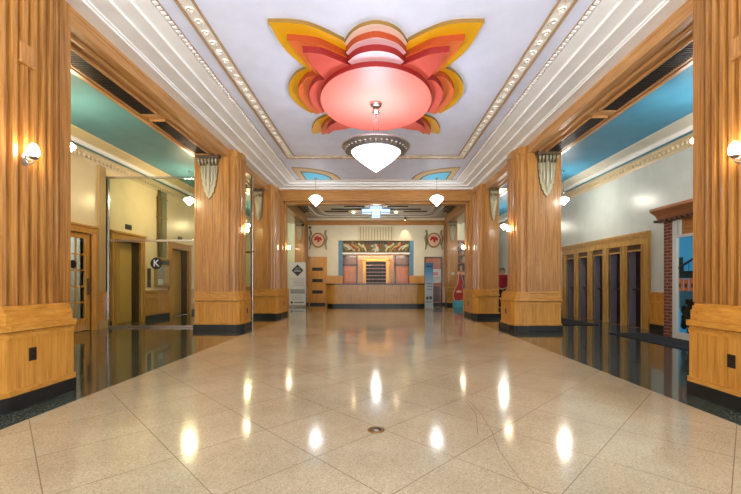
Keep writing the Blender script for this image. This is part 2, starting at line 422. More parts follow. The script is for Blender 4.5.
for s, xw, teal, nm in ((-1, XWL, TEALL, 'left'), (1, XWR, TEALR, 'right')):
    ax = abs(xw)
    struct(MB().box(s*XO, s*(ax+.1), Y0, 21, ZA, ZA+.1).build('ceiling_'+nm, teal), '%s ceiling of the %s aisle' % (('teal', 'lift side') if s < 0 else ('blue', 'booth side')), 'ceiling')
    c = MB(); c.prism([(s*(ax-.62), ZA), (s*(ax-.60), ZA-.02), (s*(ax-.36), ZA-.075), (s*(ax-.34), ZA-.1), (s*(ax-.34), ZA)], 'y', Y0, 20.5)
    c.build_ = None
    struct(c.build({-1: 'trim_8', 1: 'trim_9'}[s], plaster('cove_cream_'+nm, (214, 200, 158) if s < 0 else (204, 204, 190))), 'pale sloped cove along the %s aisle ceiling' % ('teal' if s < 0 else 'blue'), 'cornice')
    c = MB(); c.tube([(s*(ax-.30), Y0, ZA-.14), (s*(ax-.30), 20.5, ZA-.14)], .045, 10); c.box(s*(ax-.34), s*(ax-.26), Y0, 20.5, ZA-.14, ZA)
    struct(c.build({-1: 'trim_10', 1: 'trim_11'}[s], WHITE), 'white round bead along the %s aisle cornice' % ('teal' if s < 0 else 'blue'), 'cornice')
    struct(MB().box(s*(ax-.26), s*ax, Y0, 20.5, ZA-.16, ZA).build({-1: 'trim_12', 1: 'trim_13'}[s], teal), 'narrow %s stripe above the gilded cornice' % ('teal' if s < 0 else 'blue'), 'cornice')
    c = MB(); c.prism([(s*ax, ZA-.38), (s*(ax-.02), ZA-.38), (s*(ax-.03), ZA-.36), (s*(ax-.10), ZA-.2), (s*(ax-.13), ZA-.19), (s*(ax-.13), ZA-.16), (s*ax, ZA-.16)], 'y', Y0, 20.5)
    y = 3.5
    while y < 20:
        c.ball((s*(ax-.07), y, ZA-.275), .04, (1, 1.2, 1.6), 6, 4); y += .13
    struct(c.build({-1: 'trim_14', 1: 'trim_15'}[s], GILT), 'gilded carved cornice under the %s aisle ceiling' % ('teal' if s < 0 else 'blue'), 'cornice')
# side closing behind: aisle end walls
struct(MB().box(XWL-.3, -XB-.45, 20.3, 20.5, 0, 4.6).build('wall_back_left', plaster('pale_green_wall', (206, 212, 188))), 'pale green end wall of the lift aisle', 'wall')
struct(MB().box(XB+.45, XWR+.3, 20.3, 20.5, 0, 4.6).build('wall_back_right', CREAMB), 'cream end wall of the booth aisle', 'wall')

def wainscot(name, s, xw, runs, mats, label):
    b = MB(); q = MB(); 
    for (a, c) in runs:
        x = abs(xw)
        b.box(s*(x-.02), s*x, a, c, .15, .86); b.box(s*(x-.05), s*x, a, c, .86, .92); b.box(s*(x-.035), s*x, a, c, .66, .70)
        b.box(s*(x-.035), s*x, a, c, .15, .24)
        n = max(1, round((c-a)/.55)); w_ = (c-a)/n
        for k in range(n):
            b.box(s*(x-.03), s*x, a+k*w_, a+k*w_+.06, .2, .86)
        b.box(s*(x-.03), s*x, c-.06, c, .2, .86)
        q.box(s*(x-.045), s*x, a, c, 0, .15)
    struct(b.build(name, DADO, bevel=.004), label, 'wainscot')
    return q
q = wainscot('trim_16', -1, XWL, [(Y0, 7.8), (9.16, 9.66), (11.05, 12.38), (13.8, 20.3)], DADO, 'golden oak wainscot on the lift wall')
struct(q.build('baseboard_left', BLACKSTONE), 'black stone baseboard on the lift wall', 'baseboard')
q = wainscot('trim_17', 1, XWR, [(8.0, 9.1), (13.35, 20.3)], DADO, 'golden oak wainscot beside the booths')
struct(q.build('baseboard_right', BLACKSTONE), 'black stone baseboard on the booth wall', 'baseboard')

# strip pilaster and pipe chase on the lift wall
p = MB(); p.box(XWL, XWL+.06, 9.2, 9.42, .92, ZA-.36); p.box(XWL, XWL+.09, 9.18, 9.44, 0, .2)
struct(p.build('trim_18', plaster('tan_strip', (190, 158, 104))), 'tan vertical strip between the glazed door and first lift', 'pilaster')
t = thing('pipe_chase', (XWL+.0, 11.85, 1.9), 'grey green vertical pipe casing above the notice case', 'pipe')
MB().box(XWL, XWL+.1, 11.86, 12.1, 1.95, ZA-.36).build('casing', plaster('grey_green_casing', (132, 128, 96)), t, bevel=.01)
MB().tube([(XWL+.06, 11.74, 1.95), (XWL+.06, 11.74, ZA-.36)], .045, 12).build('pipe', plaster('brown_pipe', (120, 92, 50)), t)
b = MB()
b.box(XWL, XWL+.01, 11.7, 11.72, 2.4, 3.9)
for z in (2.5, 3.2, 3.8): b.box(XWL, XWL+.115, 11.67, 12.12, z, z+.03)
b.build('clamp', BRASS, t)

# lifts
def lift(y0, y1, label, glab):
    t = thing('lift_entrance', (XWL, (y0+y1)/2, 0), label, 'lift', 'oak framed lift entrances')
    f = MB()
    for a, c in ((y0-.19, y0), (y1, y1+.19)):
        f.box(XWL-.02, XWL+.05, a, c, 0, 2.3); f.box(XWL, XWL+.07, a+.03, a+.06, 0, 2.3); f.box(XWL, XWL+.07, c-.06, c-.03, 0, 2.3)
    f.box(XWL-.02, XWL+.05, y0-.19, y1+.19, 2.3, 2.46); f.box(XWL, XWL+.09, y0-.22, y1+.22, 2.46, 2.52)
    f.build('frame', DADO, t, bevel=.006)
    r = MB(); r.box(XWL-.29, XWL-.02, y0, y0+.015, 0, 2.3); r.box(XWL-.29, XWL-.02, y1-.015, y1, 0, 2.3); r.box(XWL-.29, XWL-.02, y0, y1, 2.285, 2.3)
    r.build('reveal', DARKWOOD, t)
    mid = y0+(y1-y0)*.42
    for a, c in ((y0+.015, mid), (mid, y1-.015)):
        d = MB(); d.box(XWL-.26, XWL-.22, a+.008, c-.008, .02, 2.285); d.box(XWL-.22, XWL-.212, a+.05, c-.05, .12, 2.15)
        d.build('door_panel', BRONZED, t, bevel=.003)
    MB().box(XWL-.3, XWL+.02, y0, y1, 0, .012).build('sill', CHROME, t)
    MB().box(XWL-.3, XWL-.27, y0, y1, 0, 2.3).build('shaft_backing', BLACK, t)
lift(*LIFT[0][:2], 'oak framed bronze lift doors right behind the tall glass partition post', None)
lift(*LIFT[1][:2], 'farther oak framed lift doors next to the notice case', None)
for (a, b, _), lab in zip(LIFT, ('dark floor indicator above the nearer lift', 'dark floor indicator above the farther lift')):
    t = thing('floor_indicator', (XWL, (a+b)/2, 2.66), lab, 'indicator', 'lift floor indicators')
    MB().box(XWL, XWL+.03, (a+b)/2-.12, (a+b)/2+.12, 2.62, 2.76).build('plate', DBROWN, t, bevel=.004)
    MB().box(XWL+.03, XWL+.034, (a+b)/2-.07, (a+b)/2+.07, 2.66, 2.72).build('display', BLACK, t)
t = thing('call_button_panel', (XWL, 11.3, 1.0), 'dark vertical lift call panel beside the nearer lift', 'button panel')
MB().box(XWL, XWL+.02, 11.22, 11.38, 1.0, 1.58).build('plate', mat('bronze_plate', (84, 66, 40), .35, .7), t, bevel=.004)
for z in (1.2, 1.36):
    MB().tube([(XWL+.02, 11.3, z), (XWL+.035, 11.3, z)], .025, 12).build('button', CHROME, t)
t = thing('notice_case', (XWL, 11.9, 1.02), 'wall notice case with printed sheets under the pipe casing', 'notice board')
MB().box(XWL, XWL+.09, 11.55, 12.32, 1.02, 1.93).build('case', plaster('tan_case', (168, 138, 88)), t, bevel=.008)
MB().box(XWL+.09, XWL+.094, 11.62, 12.25, 1.72, 1.86).build('header_strip', DBROWN, t)
for (a, c, z0, z1, m_) in ((11.63, 11.9, 1.3, 1.66, INKL), (11.94, 12.24, 1.12, 1.66, mat('warm_print', (190, 160, 120), .5)), (11.63, 11.9, 1.08, 1.26, PAPER)):
    MB().box(XWL+.09, XWL+.095, a, c, z0, z1).build('printed_sheet', m_, t)

# glazed oak door on the lift wall, with the vestibule seen through it
y0, y1, zt = DOOR
t = struct(thing('door_1', (XWL, (y0+y1)/2, 0), 'glazed oak door with small panes left of the glass partition', 'door'))
f = MB()
for a, c in ((y0-.15, y0), (y1, y1+.15)): f.box(XWL-.28, XWL+.05, a, c, 0, zt); f.box(XWL, XWL+.075, a+.03, c-.05, 0, zt)
f.box(XWL-.28, XWL+.05, y0-.15, y1+.15, zt, zt+.14); f.box(XWL, XWL+.08, y0-.18, y1+.18, zt+.14, zt+.19)
f.build('door_frame', DADO, t, bevel=.006)
d = MB(); X0, X1 = XWL-.07, XWL-.02
d.box(X0, X1, y0+.01, y0+.13, .01, zt-.01); d.box(X0, X1, y1-.16, y1-.01, .01, zt-.01); d.box(X0, X1, y0+.13, y1-.16, .01, .3); d.box(X0, X1, y0+.13, y1-.16, zt-.13, zt-.01)
for k in range(1, 3):
    yy = y0+.13+(y1-y0-.29)*k/3; d.box(X0+.01, X1-.01, yy-.018, yy+.018, .3, zt-.13)
for k in range(1, 5):
    zz = .3+(zt-.43)*k/5; d.box(X0+.012, X1-.012, y0+.13, y1-.16, zz-.018, zz+.018)
leaf = d.build('door_leaf', DADO, t, bevel=.003)
MB().box(X0+.02, X0+.026, y0+.13, y1-.16, .3, zt-.13).build('glass', GLASS, leaf)
h = MB(); h.box(X1, X1+.015, y1-.12, y1-.05, .85, 1.25); h.tube([(X1+.015, y1-.085, 1.05), (X1+.06, y1-.085, 1.05), (X1+.06, y1-.18, 1.05)], .012, 8)
h.build('door_handle', DSILVER, leaf)
k = MB(); k.prism([(8.5+.095*math.cos(a*PI/12), 1.57+.095*math.sin(a*PI/12)) for a in range(24)], 'x', X1-.012, X1-.004); k.build('round_sign', BLACK, leaf)
v = MB(); v.box(XWL-2.0, XWL-1.95, y0-.4, y1+.6, 0, 2.6); v.box(XWL-2, XWL-.3, y0-.45, y0-.4, 0, 2.6); v.box(XWL-2, XWL-.3, y1+.6, y1+.65, 0, 2.6); v.box(XWL-2, XWL-.3, y0-.45, y1+.65, 2.6, 2.65)
struct(v.build('wall_vestibule', plaster('vestibule_paint', (206, 206, 196))), 'pale vestibule wall seen through the glazed door', 'wall')
MB().box(XWL-1.95, XWL-1.9, 8.75, 9.35, .9, 2.0).build('picture_frame', CYAN)
tag(bpy.data.objects['picture_frame'], 'blue picture on the vestibule wall behind the glazed door', 'picture')
b = MB(); b.lathe([(.09, 2.6), (.14, 2.56), (.1, 2.5), (0, 2.48)], XWL-1.1, 8.8, 16)
tag(b.build('ceiling_lamp', lamp('lit_vestibule_lamp', (240, 245, 255), 60), None, (XWL-1.1, 8.8, 2.48)), 'small lit ceiling lamp in the vestibule behind the glazed door', 'lamp')

# ------------------------------------------------------------------ booths on the right wall
t = thing('telephone_booth_row', (XWR, 11.3, 0), 'golden oak front with five dark booth openings on pale wall', 'booths')
ya, yb = 9.10, 13.3
f = MB(); edges = [ya] + [v for p_ in BO for v in p_] + [yb]
for k in range(0, len(edges), 2):
    a, c = edges[k], edges[k+1]
    f.box(XWR-.05, XWR+.03, a, c, 0, 2.12); f.box(XWR-.075, XWR, a+.04, a+.08, .0, 2.12); f.box(XWR-.075, XWR, c-.08, c-.04, 0, 2.12)
f.box(XWR-.05, XWR+.03, ya, yb, 2.12, 2.34); f.box(XWR-.09, XWR, ya-.03, yb+.03, 2.34, 2.42); f.box(XWR-.07, XWR, ya, yb, 2.28, 2.34)
f.box(XWR-.075, XWR, ya-.04, ya+.04, 0, 2.42); f.box(XWR-.075, XWR, 11.3-.03, 11.3+.03, 2.12, 2.34)
f.build('front_frame', BOOTHOAK, t, bevel=.005)
for a, c in BO:
    tr = MB(); tr.box(XWR-.02, XWR+.02, a, c, 1.95, 1.99); o1 = tr.build('transom_bar', BOOTHOAK, t)
    MB().box(XWR+.0, XWR+.012, a, c, 1.99, 2.12).build('transom_pane', DARKWOOD, o1)
    ib = MB(); d = .21
    ib.box(XWR+.03, XWR+d, c-.005, c+.02, 0, 2.0, 0); ib.box(XWR+.03, XWR+d, a-.02, a+.005, 0, 2.0, 1)
    ib.box(XWR+d, XWR+d+.03, a-.02, c+.02, 0, 2.12, 1); ib.box(XWR+.03, XWR+d, a-.02, c+.02, 1.99, 2.02, 1)
    ib.build('booth_lining', [GREY, MAROON], t)
    sh = MB(); sh.box(XWR+d-.1, XWR+d, a+.01, c-.01, .95, .99); sh.build('booth_shelf', DARKWOOD, t)
    MB().box(XWR-.03, XWR+.2, a, c, 0, .015).build('threshold', CHROME, t)

# ------------------------------------------------------------------ shopfront kiosk on the right
t = thing('shop_front', (6.4, 6.8, 0), 'brick and white framed shop window under a wooden awning by nearest pillar', 'shop front')
MB().box(6.15, XWR, 7.71, 7.95, 0, 2.45).build('brick_pier', BRICK, t)
MB().box(6.15, XWR, 5.3, 5.55, 0, 2.45).build('brick_pier', BRICK, t)
f = MB(); WY0, WY1 = 5.55, 7.71
f.box(6.14, 6.24, WY1-.11, WY1, 0, 2.45); f.box(6.14, 6.24, WY0, WY0+.1, 0, 2.45); f.box(6.15, 6.22, WY0, WY1, 0, .14); f.box(6.14, 6.24, WY0+.1, WY1-.11, 2.06, 2.12); f.box(6.15, 6.23, 6.6, 6.66, .14, 2.06)
f.box(6.15, 6.23, WY1-.17, WY1-.14, 2.12, 2.45)
f.build('window_frame', mat('white_aluminium', (206, 210, 206), .35), t, bevel=.004)
MB().box(6.2, 6.22, WY0+.1, WY1-.11, 2.12, 2.45).build('transom_panel', oak('slatted_oak', ((120, 74, 26), (170, 112, 44), (200, 140, 66)), (3, 3, 60)), t)
MB().box(6.172, 6.178, WY0+.1, WY1-.11, .14, 2.06).build('window_glass', GLASS, t)
po = MB().box(6.2, 6.21, WY0, WY1, 0, 2.1).build('window_poster', mat('poster_sky_blue', (60, 150, 216), .4, emit=(60, 150, 216), es=.35), t)  # poster sky and buildings glow a little, added to brighten the print
MB().box(6.195, 6.2, WY0, WY1, .62, .98).build('poster_water', mat('poster_water', (66, 126, 176), .4), po)
b = MB()
for k in range(16):
    y_ = WY1-.1-k*.13; b.box(6.193, 6.2, y_-.1, y_, .98, 1.2+random.random()*.1, 0)
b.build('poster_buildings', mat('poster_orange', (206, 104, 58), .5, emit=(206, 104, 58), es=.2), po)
b = MB()
for k in range(14):
    y_ = WY1-.1-k*.15; b.box(6.19, 6.194, y_-.05, y_, 1.05, 1.13, 0)
b.box(6.192, 6.2, WY0, WY1, 1.24, 1.38); b.box(6.191, 6.2, WY1-.2, WY1-.1, 1.3, 1.66)
b.tube([(6.19, 7.62-.13*i, 1.44+.42*math.sin(min(1, i/11)*PI*.55)) for i in range(15)], .022, 6)
for i in range(1, 13): b.tube([(6.19, 7.62-.13*i, 1.36), (6.19, 7.62-.13*i, 1.44+.42*math.sin(min(1, i/11)*PI*.55))], .006, 4)
b.build('poster_bridge', mat('poster_dark_blue', (34, 50, 66), .5), po)
b = MB()
for i in range(26):
    b.ball((6.19, 7.5-random.random()*.34, .16+random.random()*.62), .05+random.random()*.05, (.15, 1, 1), 7, 5)
b.build('poster_foliage', mat('poster_near_black', (26, 28, 30), .6), po)
aw = MB()
prof_a = [(6.12, 2.42), (6.12, 2.46), (6.08, 2.48), (6.02, 2.58), (5.93, 2.64), (5.9, 2.66), (5.9, 2.72), (XWR, 2.72), (XWR, 2.42)]
aw.prism(prof_a, 'y', 5.1, 8.03)
aw.build('awning', oak('walnut_awning', ((124, 80, 52), (164, 112, 76), (184, 132, 96)), (26, 1.3, 26)), t, bevel=.005)
b = MB(); b.box(5.98, 6.1, 5.1, 8.03, 2.455, 2.47); y = 5.2
while y < 8.0: b.box(5.96, 6.08, y, y+.06, 2.42, 2.47); y += .13
b.build('awning_moulding', DARKWOOD, t)

# ------------------------------------------------------------------ pillars
def flute_profile(s, xin, ya, yb, bulge, nfl, dep=.06):
    """closed plan outline of a bowed, fluted pilaster between ya and yb standing on plane xin"""
    pts = [(s*xin, ya)]
    n = nfl*20
    for i in range(n+1):
        t = i/n; bow = .10*1.0 + (bulge-.10)*math.sqrt(max(0, 1-(2*t-1)**2))
        ph = (t*nfl) % 1.0
        g = 0.0
        if .2 < ph < .8 and 0 < t < 1: g = dep*max(0, 1-((ph-.5)/.3)**2)**.25
        pts.append((s*(xin-bow+g), ya+(yb-ya)*t))
    pts.append((s*xin, yb))
    return pts
def bowpts(s, xin, y0, y1, depth, near, far):
    x = xin-depth
    return [(s*xin, y0), (s*(x+.13), y0), (s*(x+.05), y0+.06), (s*x, y0+near), (s*x, y1-far), (s*(x+.01), y1-far+.01), (s*(x+.02), y1-far+.015), (s*xin, y1-far+.02)]
def inset(pts, s, xin, d, dy):
    return [((p[0]+s*d) if abs(p[0]) < abs(xin)-1e-6 else p[0], p[1]+dy[i]) for i, p in enumerate(pts)]
def ornament(par, cx, y, z1, wd, ht, dr=1):
    """silver gilt leaf bracket: flared crown, row of leaves, tapering stepped drop"""
    o = MB()
    o.prism([(cx-wd*.5, z1), (cx-wd*.5, z1-.05), (cx-wd*.45, z1-.09), (cx+wd*.45, z1-.09), (cx+wd*.5, z1-.05), (cx+wd*.5, z1)], 'y', y-dr*.16, y)
    o.prism([(cx-wd*.44, z1-.09), (cx-wd*.36, z1-.24*ht), (cx+wd*.36, z1-.24*ht), (cx+wd*.44, z1-.09)], 'y', y-dr*.05, y)
    a = o.build('crown_bracket', DSILVER, par, bevel=.006)
    q = MB()
    for k in range(6):
        x = cx-wd*.37+wd*.74*k/5
        q.tube([(x, y-dr*.13, z1-.10), (x, y-dr*.135, z1-.16), (x*.97+cx*.03, y-dr*.08, z1-.25*ht)], [.02, .026, .012], 6)
    q.build('leaf_row', SILVER, a)
    d = MB(); zt = z1-.24*ht; zb = z1-ht
    def st(f, w0): return (zt+(zb-zt)*f, wd*w0)
    lv = [st(0, .36), st(.2, .36), st(.22, .33), st(.42, .325), st(.44, .29), st(.62, .275), st(.64, .23), st(.8, .215), st(.82, .15), st(.9, .13), st(1, 0)]
    pl = [(cx-w_, z_) for z_, w_ in lv] + [(cx+w_, z_) for z_, w_ in reversed(lv[:-1])]
    pb = [(cx+(p_[0]-cx)*1.1, p_[1]-(.012 if i_ else 0)) for i_, p_ in enumerate(pl)]
    MB().prism(pb, 'y', y-dr*.016, y).build('shield_backing', DSILVER, par)
    d.prism(pl, 'y', y-dr*.035, y-dr*.01)
    for k, (xx, w_, l0, l1) in enumerate(((-.22, .03, .05, .38), (-.13, .035, .02, .62), (0, .05, .0, .9), (.13, .035, .02, .62), (.22, .03, .05, .38))):
        z0_, z1_ = zt+(zb-zt)*l0, zt+(zb-zt)*l1
        d.tube([(cx+wd*xx*1.25, y-dr*.06, z0_), (cx+wd*xx*1.2, y-dr*.075, (z0_+z1_)/2), (cx+wd*xx*1.1, y-dr*.045, z1_)], [w_*.8, w_*.95, .012], 6)
    for k in range(9):
        d.ball((cx+wd*.24*math.sin(k*2.3)*(1-k/11), y-dr*.06, zt+(zb-zt)*k/11), .035, (1, .6, 1.3), 6, 5)
    d.build('shield_drop', SILVER, par, bevel=.004)
def pillar(s, y0, y1, xout, label, px=3.25, flutes=6, orn=True, block=False, far=.35, name='pillar'):
    t = thing(name, (s*(XB+xout)/2, (y0+y1)/2, 0), label, 'pillar', 'oak pillars along the hall', 'thing')
    xi = XB; dp = xi-px
    bp = bowpts(s, xi, y0, y1, dp, .18, far)
    m = MB()
    m.box(s*xi, s*(xout+.03), y0-.03, y1+.03, 0, .135); m.prism(inset(bp, s, xi, -.03, [-.03]*3+[0]*5), 'z', 0, .135)
    m.build('plinth', BLACKSTONE, t, bevel=.006)
    d = MB(); d.box(s*xi, s*(xout+.0), y0, y1, .13, .7); d.prism(bp, 'z', .13, .7)
    d.build('dado', DADO, t, bevel=.006)
    e = MB()
    e.box(s*xi, s*(xout+.02), y0-.026, y1+.026, .135, .185); e.prism(inset(bp, s, xi, -.022, [-.026]*3+[0]*5), 'z', .135, .185)
    e.box(s*xi, s*(xout+.01), y0-.012, y1+.012, .64, .68); e.prism(inset(bp, s, xi, -.012, [-.012]*3+[0]*5), 'z', .64, .68)
    e.box(s*xi, s*(xout+.025), y0-.045, y1+.045, .71, .765); e.prism(inset(bp, s, xi, -.035, [-.045]*3+[0]*5), 'z', .71, .765)
    e.box(s*xi, s*(xout+.005), y0-.014, y1+.008, .775, .885); e.box(s*xi, s*xout, y0-.002, y1, .755, .9); e.box(s*xi, s*(xout+.006), y0-.022, y1+.01, .895, .935); e.prism(inset(bp, s, xi, .012, [-.014]*3+[0]*5), 'z', .755, .87); e.prism(inset(bp, s, xi, .03, [-.014]*3+[0]*5), 'z', .87, .91); e.prism(inset(bp, s, xi, .05, [-.014]*3+[0]*5), 'z', .91, .935)
    e.build('moulding', DADOX, t, bevel=.008)
    b = MB(); b.box(s*xi, s*xout, y0+.01, y1-.01, .92, ZS+.03); b.box(s*(xi-.03), s*(xi+.09), y0-.03, y1+.0, .93, ZT+.02); b.box(s*(xi+.1), s*(xi+.118), y0-.006, y1, .93, ZS+.03); b.box(s*(xout-.05), s*(xout+.004), y0-.004, y1+.004, .93, ZS+.03)
    b.build('shaft', OAK, t, bevel=.005)
    ya, yb = y0+.05, y1-far+.05
    fp = MB(); fp.prism(flute_profile(s, xi-.02, ya, yb, .22, flutes), 'z', .9, ZT-.16)
    cap = [(s*xi, ya-.01)] + [(s*(xi-.02-(.105+.125*math.sqrt(max(0, 1-(2*i/16-1)**2)))), ya-.01+(yb-ya+.02)*i/16) for i in range(17)] + [(s*xi, yb+.01)]
    fp.prism(cap, 'z', ZT-.16, ZT+.02)
    pil = fp.build('fluted_pilaster', OAK, t)
    if block:
        yc = 3.57 if s < 0 else 3.42
        k = MB(); k.box(s*(xi-.16), s*(xi-.254), yc-.085, yc+.065, 3.25, 3.42); k.box(s*(xi-.16), s*(xi-.262), yc-.09, yc+.07, 3.22, 3.25)
        k.build('raised_block', OAK, pil, bevel=.006)
    if orn:
        cx = s*(xi+.09+xout)/2 if xout-xi > .6 else s*(xi+.06+xout)/2
        ornament(t, cx, y0+.01, ZS+.03, min(.56, (xout-xi)*.72), 1.04)
        if far > .1: ornament(t, cx, y1-.01, ZS+.03, .56, 1.04, -1)
    return t
pillar(-1, 3.1, 4.33, XO, 'nearest fluted oak pillar on the lift side with lit sconce', block=True, far=.33, flutes=9)
pillar(1, 2.95, 4.17, XO-.03, 'nearest fluted oak pillar on the booth side next to shop window', px=3.25, block=True, far=.31, flutes=9)
pillar(-1, 8.98, 10.1, XO, 'bowed oak pillar where the glass partition with K sign ends', px=3.26, far=.41)
pillar(1, 8.74, 9.86, XO-.03, 'bowed oak pillar between the booths and the terrazzo', px=3.23, far=.24)
pillar(-1, 12.2, 13.35, 4.05, 'slim oak pillar carrying the portal beam on the lift side', px=3.18, flutes=5, far=.05)
pillar(1, 12.1, 13.35, 3.99, 'slim oak pillar carrying the portal beam, person standing behind it', px=3.18, flutes=5, far=.05)
def endpillar(s, label):
    t = thing('pillar', (s*3.8, 18.9, 0), label, 'pillar', 'oak pillars along the hall', 'thing')
    MB().box(s*3.55, s*4.1, 18.55, 19.28, 0, .135).build('plinth', BLACKSTONE, t)
    MB().box(s*3.57, s*4.07, 18.58, 19.28, .135, ZS+.02).build('shaft', OAK, t, bevel=.006)
    b = MB(); b.box(s*3.55, s*4.09, 18.555, 19.28, .135, .19); b.box(s*3.55, s*4.09, 18.555, 19.28, .7, .755); b.box(s*3.555, s*4.085, 18.565, 19.28, .87, .93); b.build('moulding', DADOX, t, bevel=.006)
    ornament(t, s*3.82, 18.58, ZS+.02, .42, 1.0)
endpillar(-1, 'oak end pillar beside the slotted door and white banner')
endpillar(1, 'oak end pillar beside the posted notices and red figure')

# portal head and jambs
h = MB()
h.box(-XB-.1, XB+.1, YP, YP+.5, 4.02, ZT+.12); h.box(-XB, XB, YP-.03, YP+.02, ZT-.03, ZT); h.box(-XB, XB, YP-.02, YP+.02, 4.0, 4.05)
h.box(-3.3, 3.3, YP+.18, YP+.45, 3.93, 4.03)
struct(h.build('trim_19', OAKX, bevel=.006), 'oak portal beam across the hall before the reception', 'beam')
for s, nm in ((-1, 'trim_20'), (1, 'trim_21')):
    j = MB(); j.box(s*3.26, s*(XB+.1), YP, YP+.5, .93, 4.02); j.box(s*3.2, s*3.27, YP+.18, YP+.45, .93, 4.02); j.box(s*(XB-.1), s*(XB-.04), YP-.03, YP+.02, .93, 4.02)
    struct(j.build(nm, OAK, bevel=.006), 'oak portal jamb on the %s side' % ('lift' if s < 0 else 'booth'), 'door jamb')
for s in (-1, 1):
    j = MB(); j.box(s*3.17, s*(XB+.1), YP+.38, YP+.55, 0, .93)
    struct(j.build('trim_%d' % (22 if s < 0 else 23), DADO), 'golden oak foot of the portal jamb on the %s side' % ('lift' if s < 0 else 'booth'), 'door jamb')

# power outlets
def outlet_proto():
    t = thing('power_outlet', (0, 0, 0), 'x', 'power outlet', 'brown power outlets on the pillar bases')
    MB().box(-.006, 0, -.04, .04, -.062, .062).build('cover_plate', DBROWN, t, bevel=.003)
    for z in (-.026, .026):
        m = MB(); m.box(-.009, -.006, -.02, .02, z-.017, z+.017); m.build('receptacle', BLACK, t, bevel=.002)
    return t
first = None
for (s, x, y, z, lab) in ((-1, 3.25, 3.52, .475, 'brown power outlet low on the nearest lift-side pillar'), (1, 3.25, 3.4, .43, 'brown power outlet low on the nearest booth-side pillar'),
                       (-1, 3.26, 9.42, .44, 'brown power outlet on the pillar by the K glass partition'), (1, 3.23, 9.25, .44, 'brown power outlet on the bowed pillar before the booths'),
                       (-1, 3.18, 12.85, .44, 'tiny power outlet on the portal pillar of the lift side'), (1, 3.18, 12.8, .44, 'tiny power outlet on the portal pillar of the booth side')):
    if first is None: first = outlet_proto(); o = first
    else: o = copy_tree(first)
    o.location = (s*x, y, z); o.rotation_euler.z = PI if s < 0 else 0; o['label'] = lab

# wall sconces
def sconce_proto():
    t = thing('wall_sconce', (0, 0, 0), 'x', 'wall lamp', 'lit wall sconces on the pillars')
    b = MB(); b.prism([(.055*math.cos(a*PI/8), -.04+.085*math.sin(a*PI/8)) for a in range(16)], 'x', 0, -.018); b.build('back_plate', NICKEL, t, bevel=.004)
    a = MB(); a.tube(spline([(-.01, 0, -.05), (-.06, 0, -.1), (-.11, 0, -.08), (-.12, 0, -.03)]), .011, 8); a.tube(spline([(-.015, 0, -.02), (-.05, .045, -.035), (-.075, .06, .0), (-.06, .05, .035)]), .007, 6); a.tube(spline([(-.015, 0, -.02), (-.05, -.045, -.035), (-.075, -.06, .0), (-.06, -.05, .035)]), .007, 6)
    a.build('arm', NICKEL, t)
    c = MB(); c.lathe([(0, -.045), (.03, -.04), (.052, -.018), (.055, -.005), (.045, -.002)], -.12, 0, 16); c.build('cup', NICKEL, t)
    g = MB(); g.lathe([(.045, -.005), (.06, .03), (.062, .075), (.048, .13), (.02, .165), (0, .172)], -.12, 0, 18); g.build('glass_shade', L_SCON, t)
    return t
sp = None
for (s, x, y, z, lab) in ((-1, 3.345, 3.54, 2.35, 'lit sconce on the nearest lift-side pillar'), (1, 3.345, 3.38, 2.31, 'lit sconce on the nearest booth-side pillar'),
                       (-1, 3.34, 9.38, 2.42, 'lit sconce on the bowed pillar by the K glass partition'), (1, 3.34, 9.14, 2.42, 'lit sconce on the bowed pillar before the booths'),
                       (-1, 3.2, 13.3, 2.35, 'lit sconce on the portal jamb near the white banner'), (1, 3.2, 13.3, 2.35, 'lit sconce on the portal jamb near the blue banner')):
    if sp is None: sp = sconce_proto(); o = sp
    else: o = copy_tree(sp)
    o.location = (s*x, y, z); o.rotation_euler.z = PI if s < 0 else 0; o['label'] = lab; o.scale = (.72, .72, .72)

# ------------------------------------------------------------------ ceiling rosette
A = [ZC-H, ZC-H-.05, ZC-H-.135, ZC-H-.223, ZC-H-.30]
def pl(px, py, a):
    Y = a*F/(CY-py); return ((px-375.7)*Y/F, Y)
YEL = mat('rosette_yellow', (228, 168, 18), .45); OLV = mat('rosette_ochre_shade', (124, 92, 34), .5)  # riser colours darkened, shade on the tier sides put into the paint
ORG = mat('rosette_salmon_orange', (222, 112, 58), .45); ORD = mat('rosette_orange_shade', (146, 54, 8), .5)
SAL = mat('rosette_salmon', (212, 90, 76), .45); RDD = mat('rosette_red_shade', (124, 18, 16), .5)
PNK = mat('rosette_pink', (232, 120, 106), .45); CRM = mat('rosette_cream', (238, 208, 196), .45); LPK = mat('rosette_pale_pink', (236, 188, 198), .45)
def tier(name, edge_n, edge_f, inner, lv, under, rise, parent, mirror, dz, name_first=''):
    """edge_n: near/outer pixel points (top of riser), edge_f: far points (bottom of riser)"""
    at, ab = A[lv], A[lv+1]
    P = spline([pl(x, y, at) for x, y in edge_n], 5)
    fr = spline([pl(x, y, ab) for x, y in edge_f], 5) if edge_f else []
    inn = [pl(x, y, ab) for x, y in inner]
    P += (inn + fr) if name_first == 'pointed_petal' else (fr + inn)
    if mirror: P = [(-x, y) for x, y in P]
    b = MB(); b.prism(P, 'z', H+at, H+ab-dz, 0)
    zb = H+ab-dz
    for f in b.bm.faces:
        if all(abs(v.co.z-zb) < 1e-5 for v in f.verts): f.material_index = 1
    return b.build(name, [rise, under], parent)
ros = thing('ceiling_rosette', (0, 6.25, ZC), 'tiered flower shaped ceiling ornament in yellow, orange, red and pink', 'ceiling ornament')
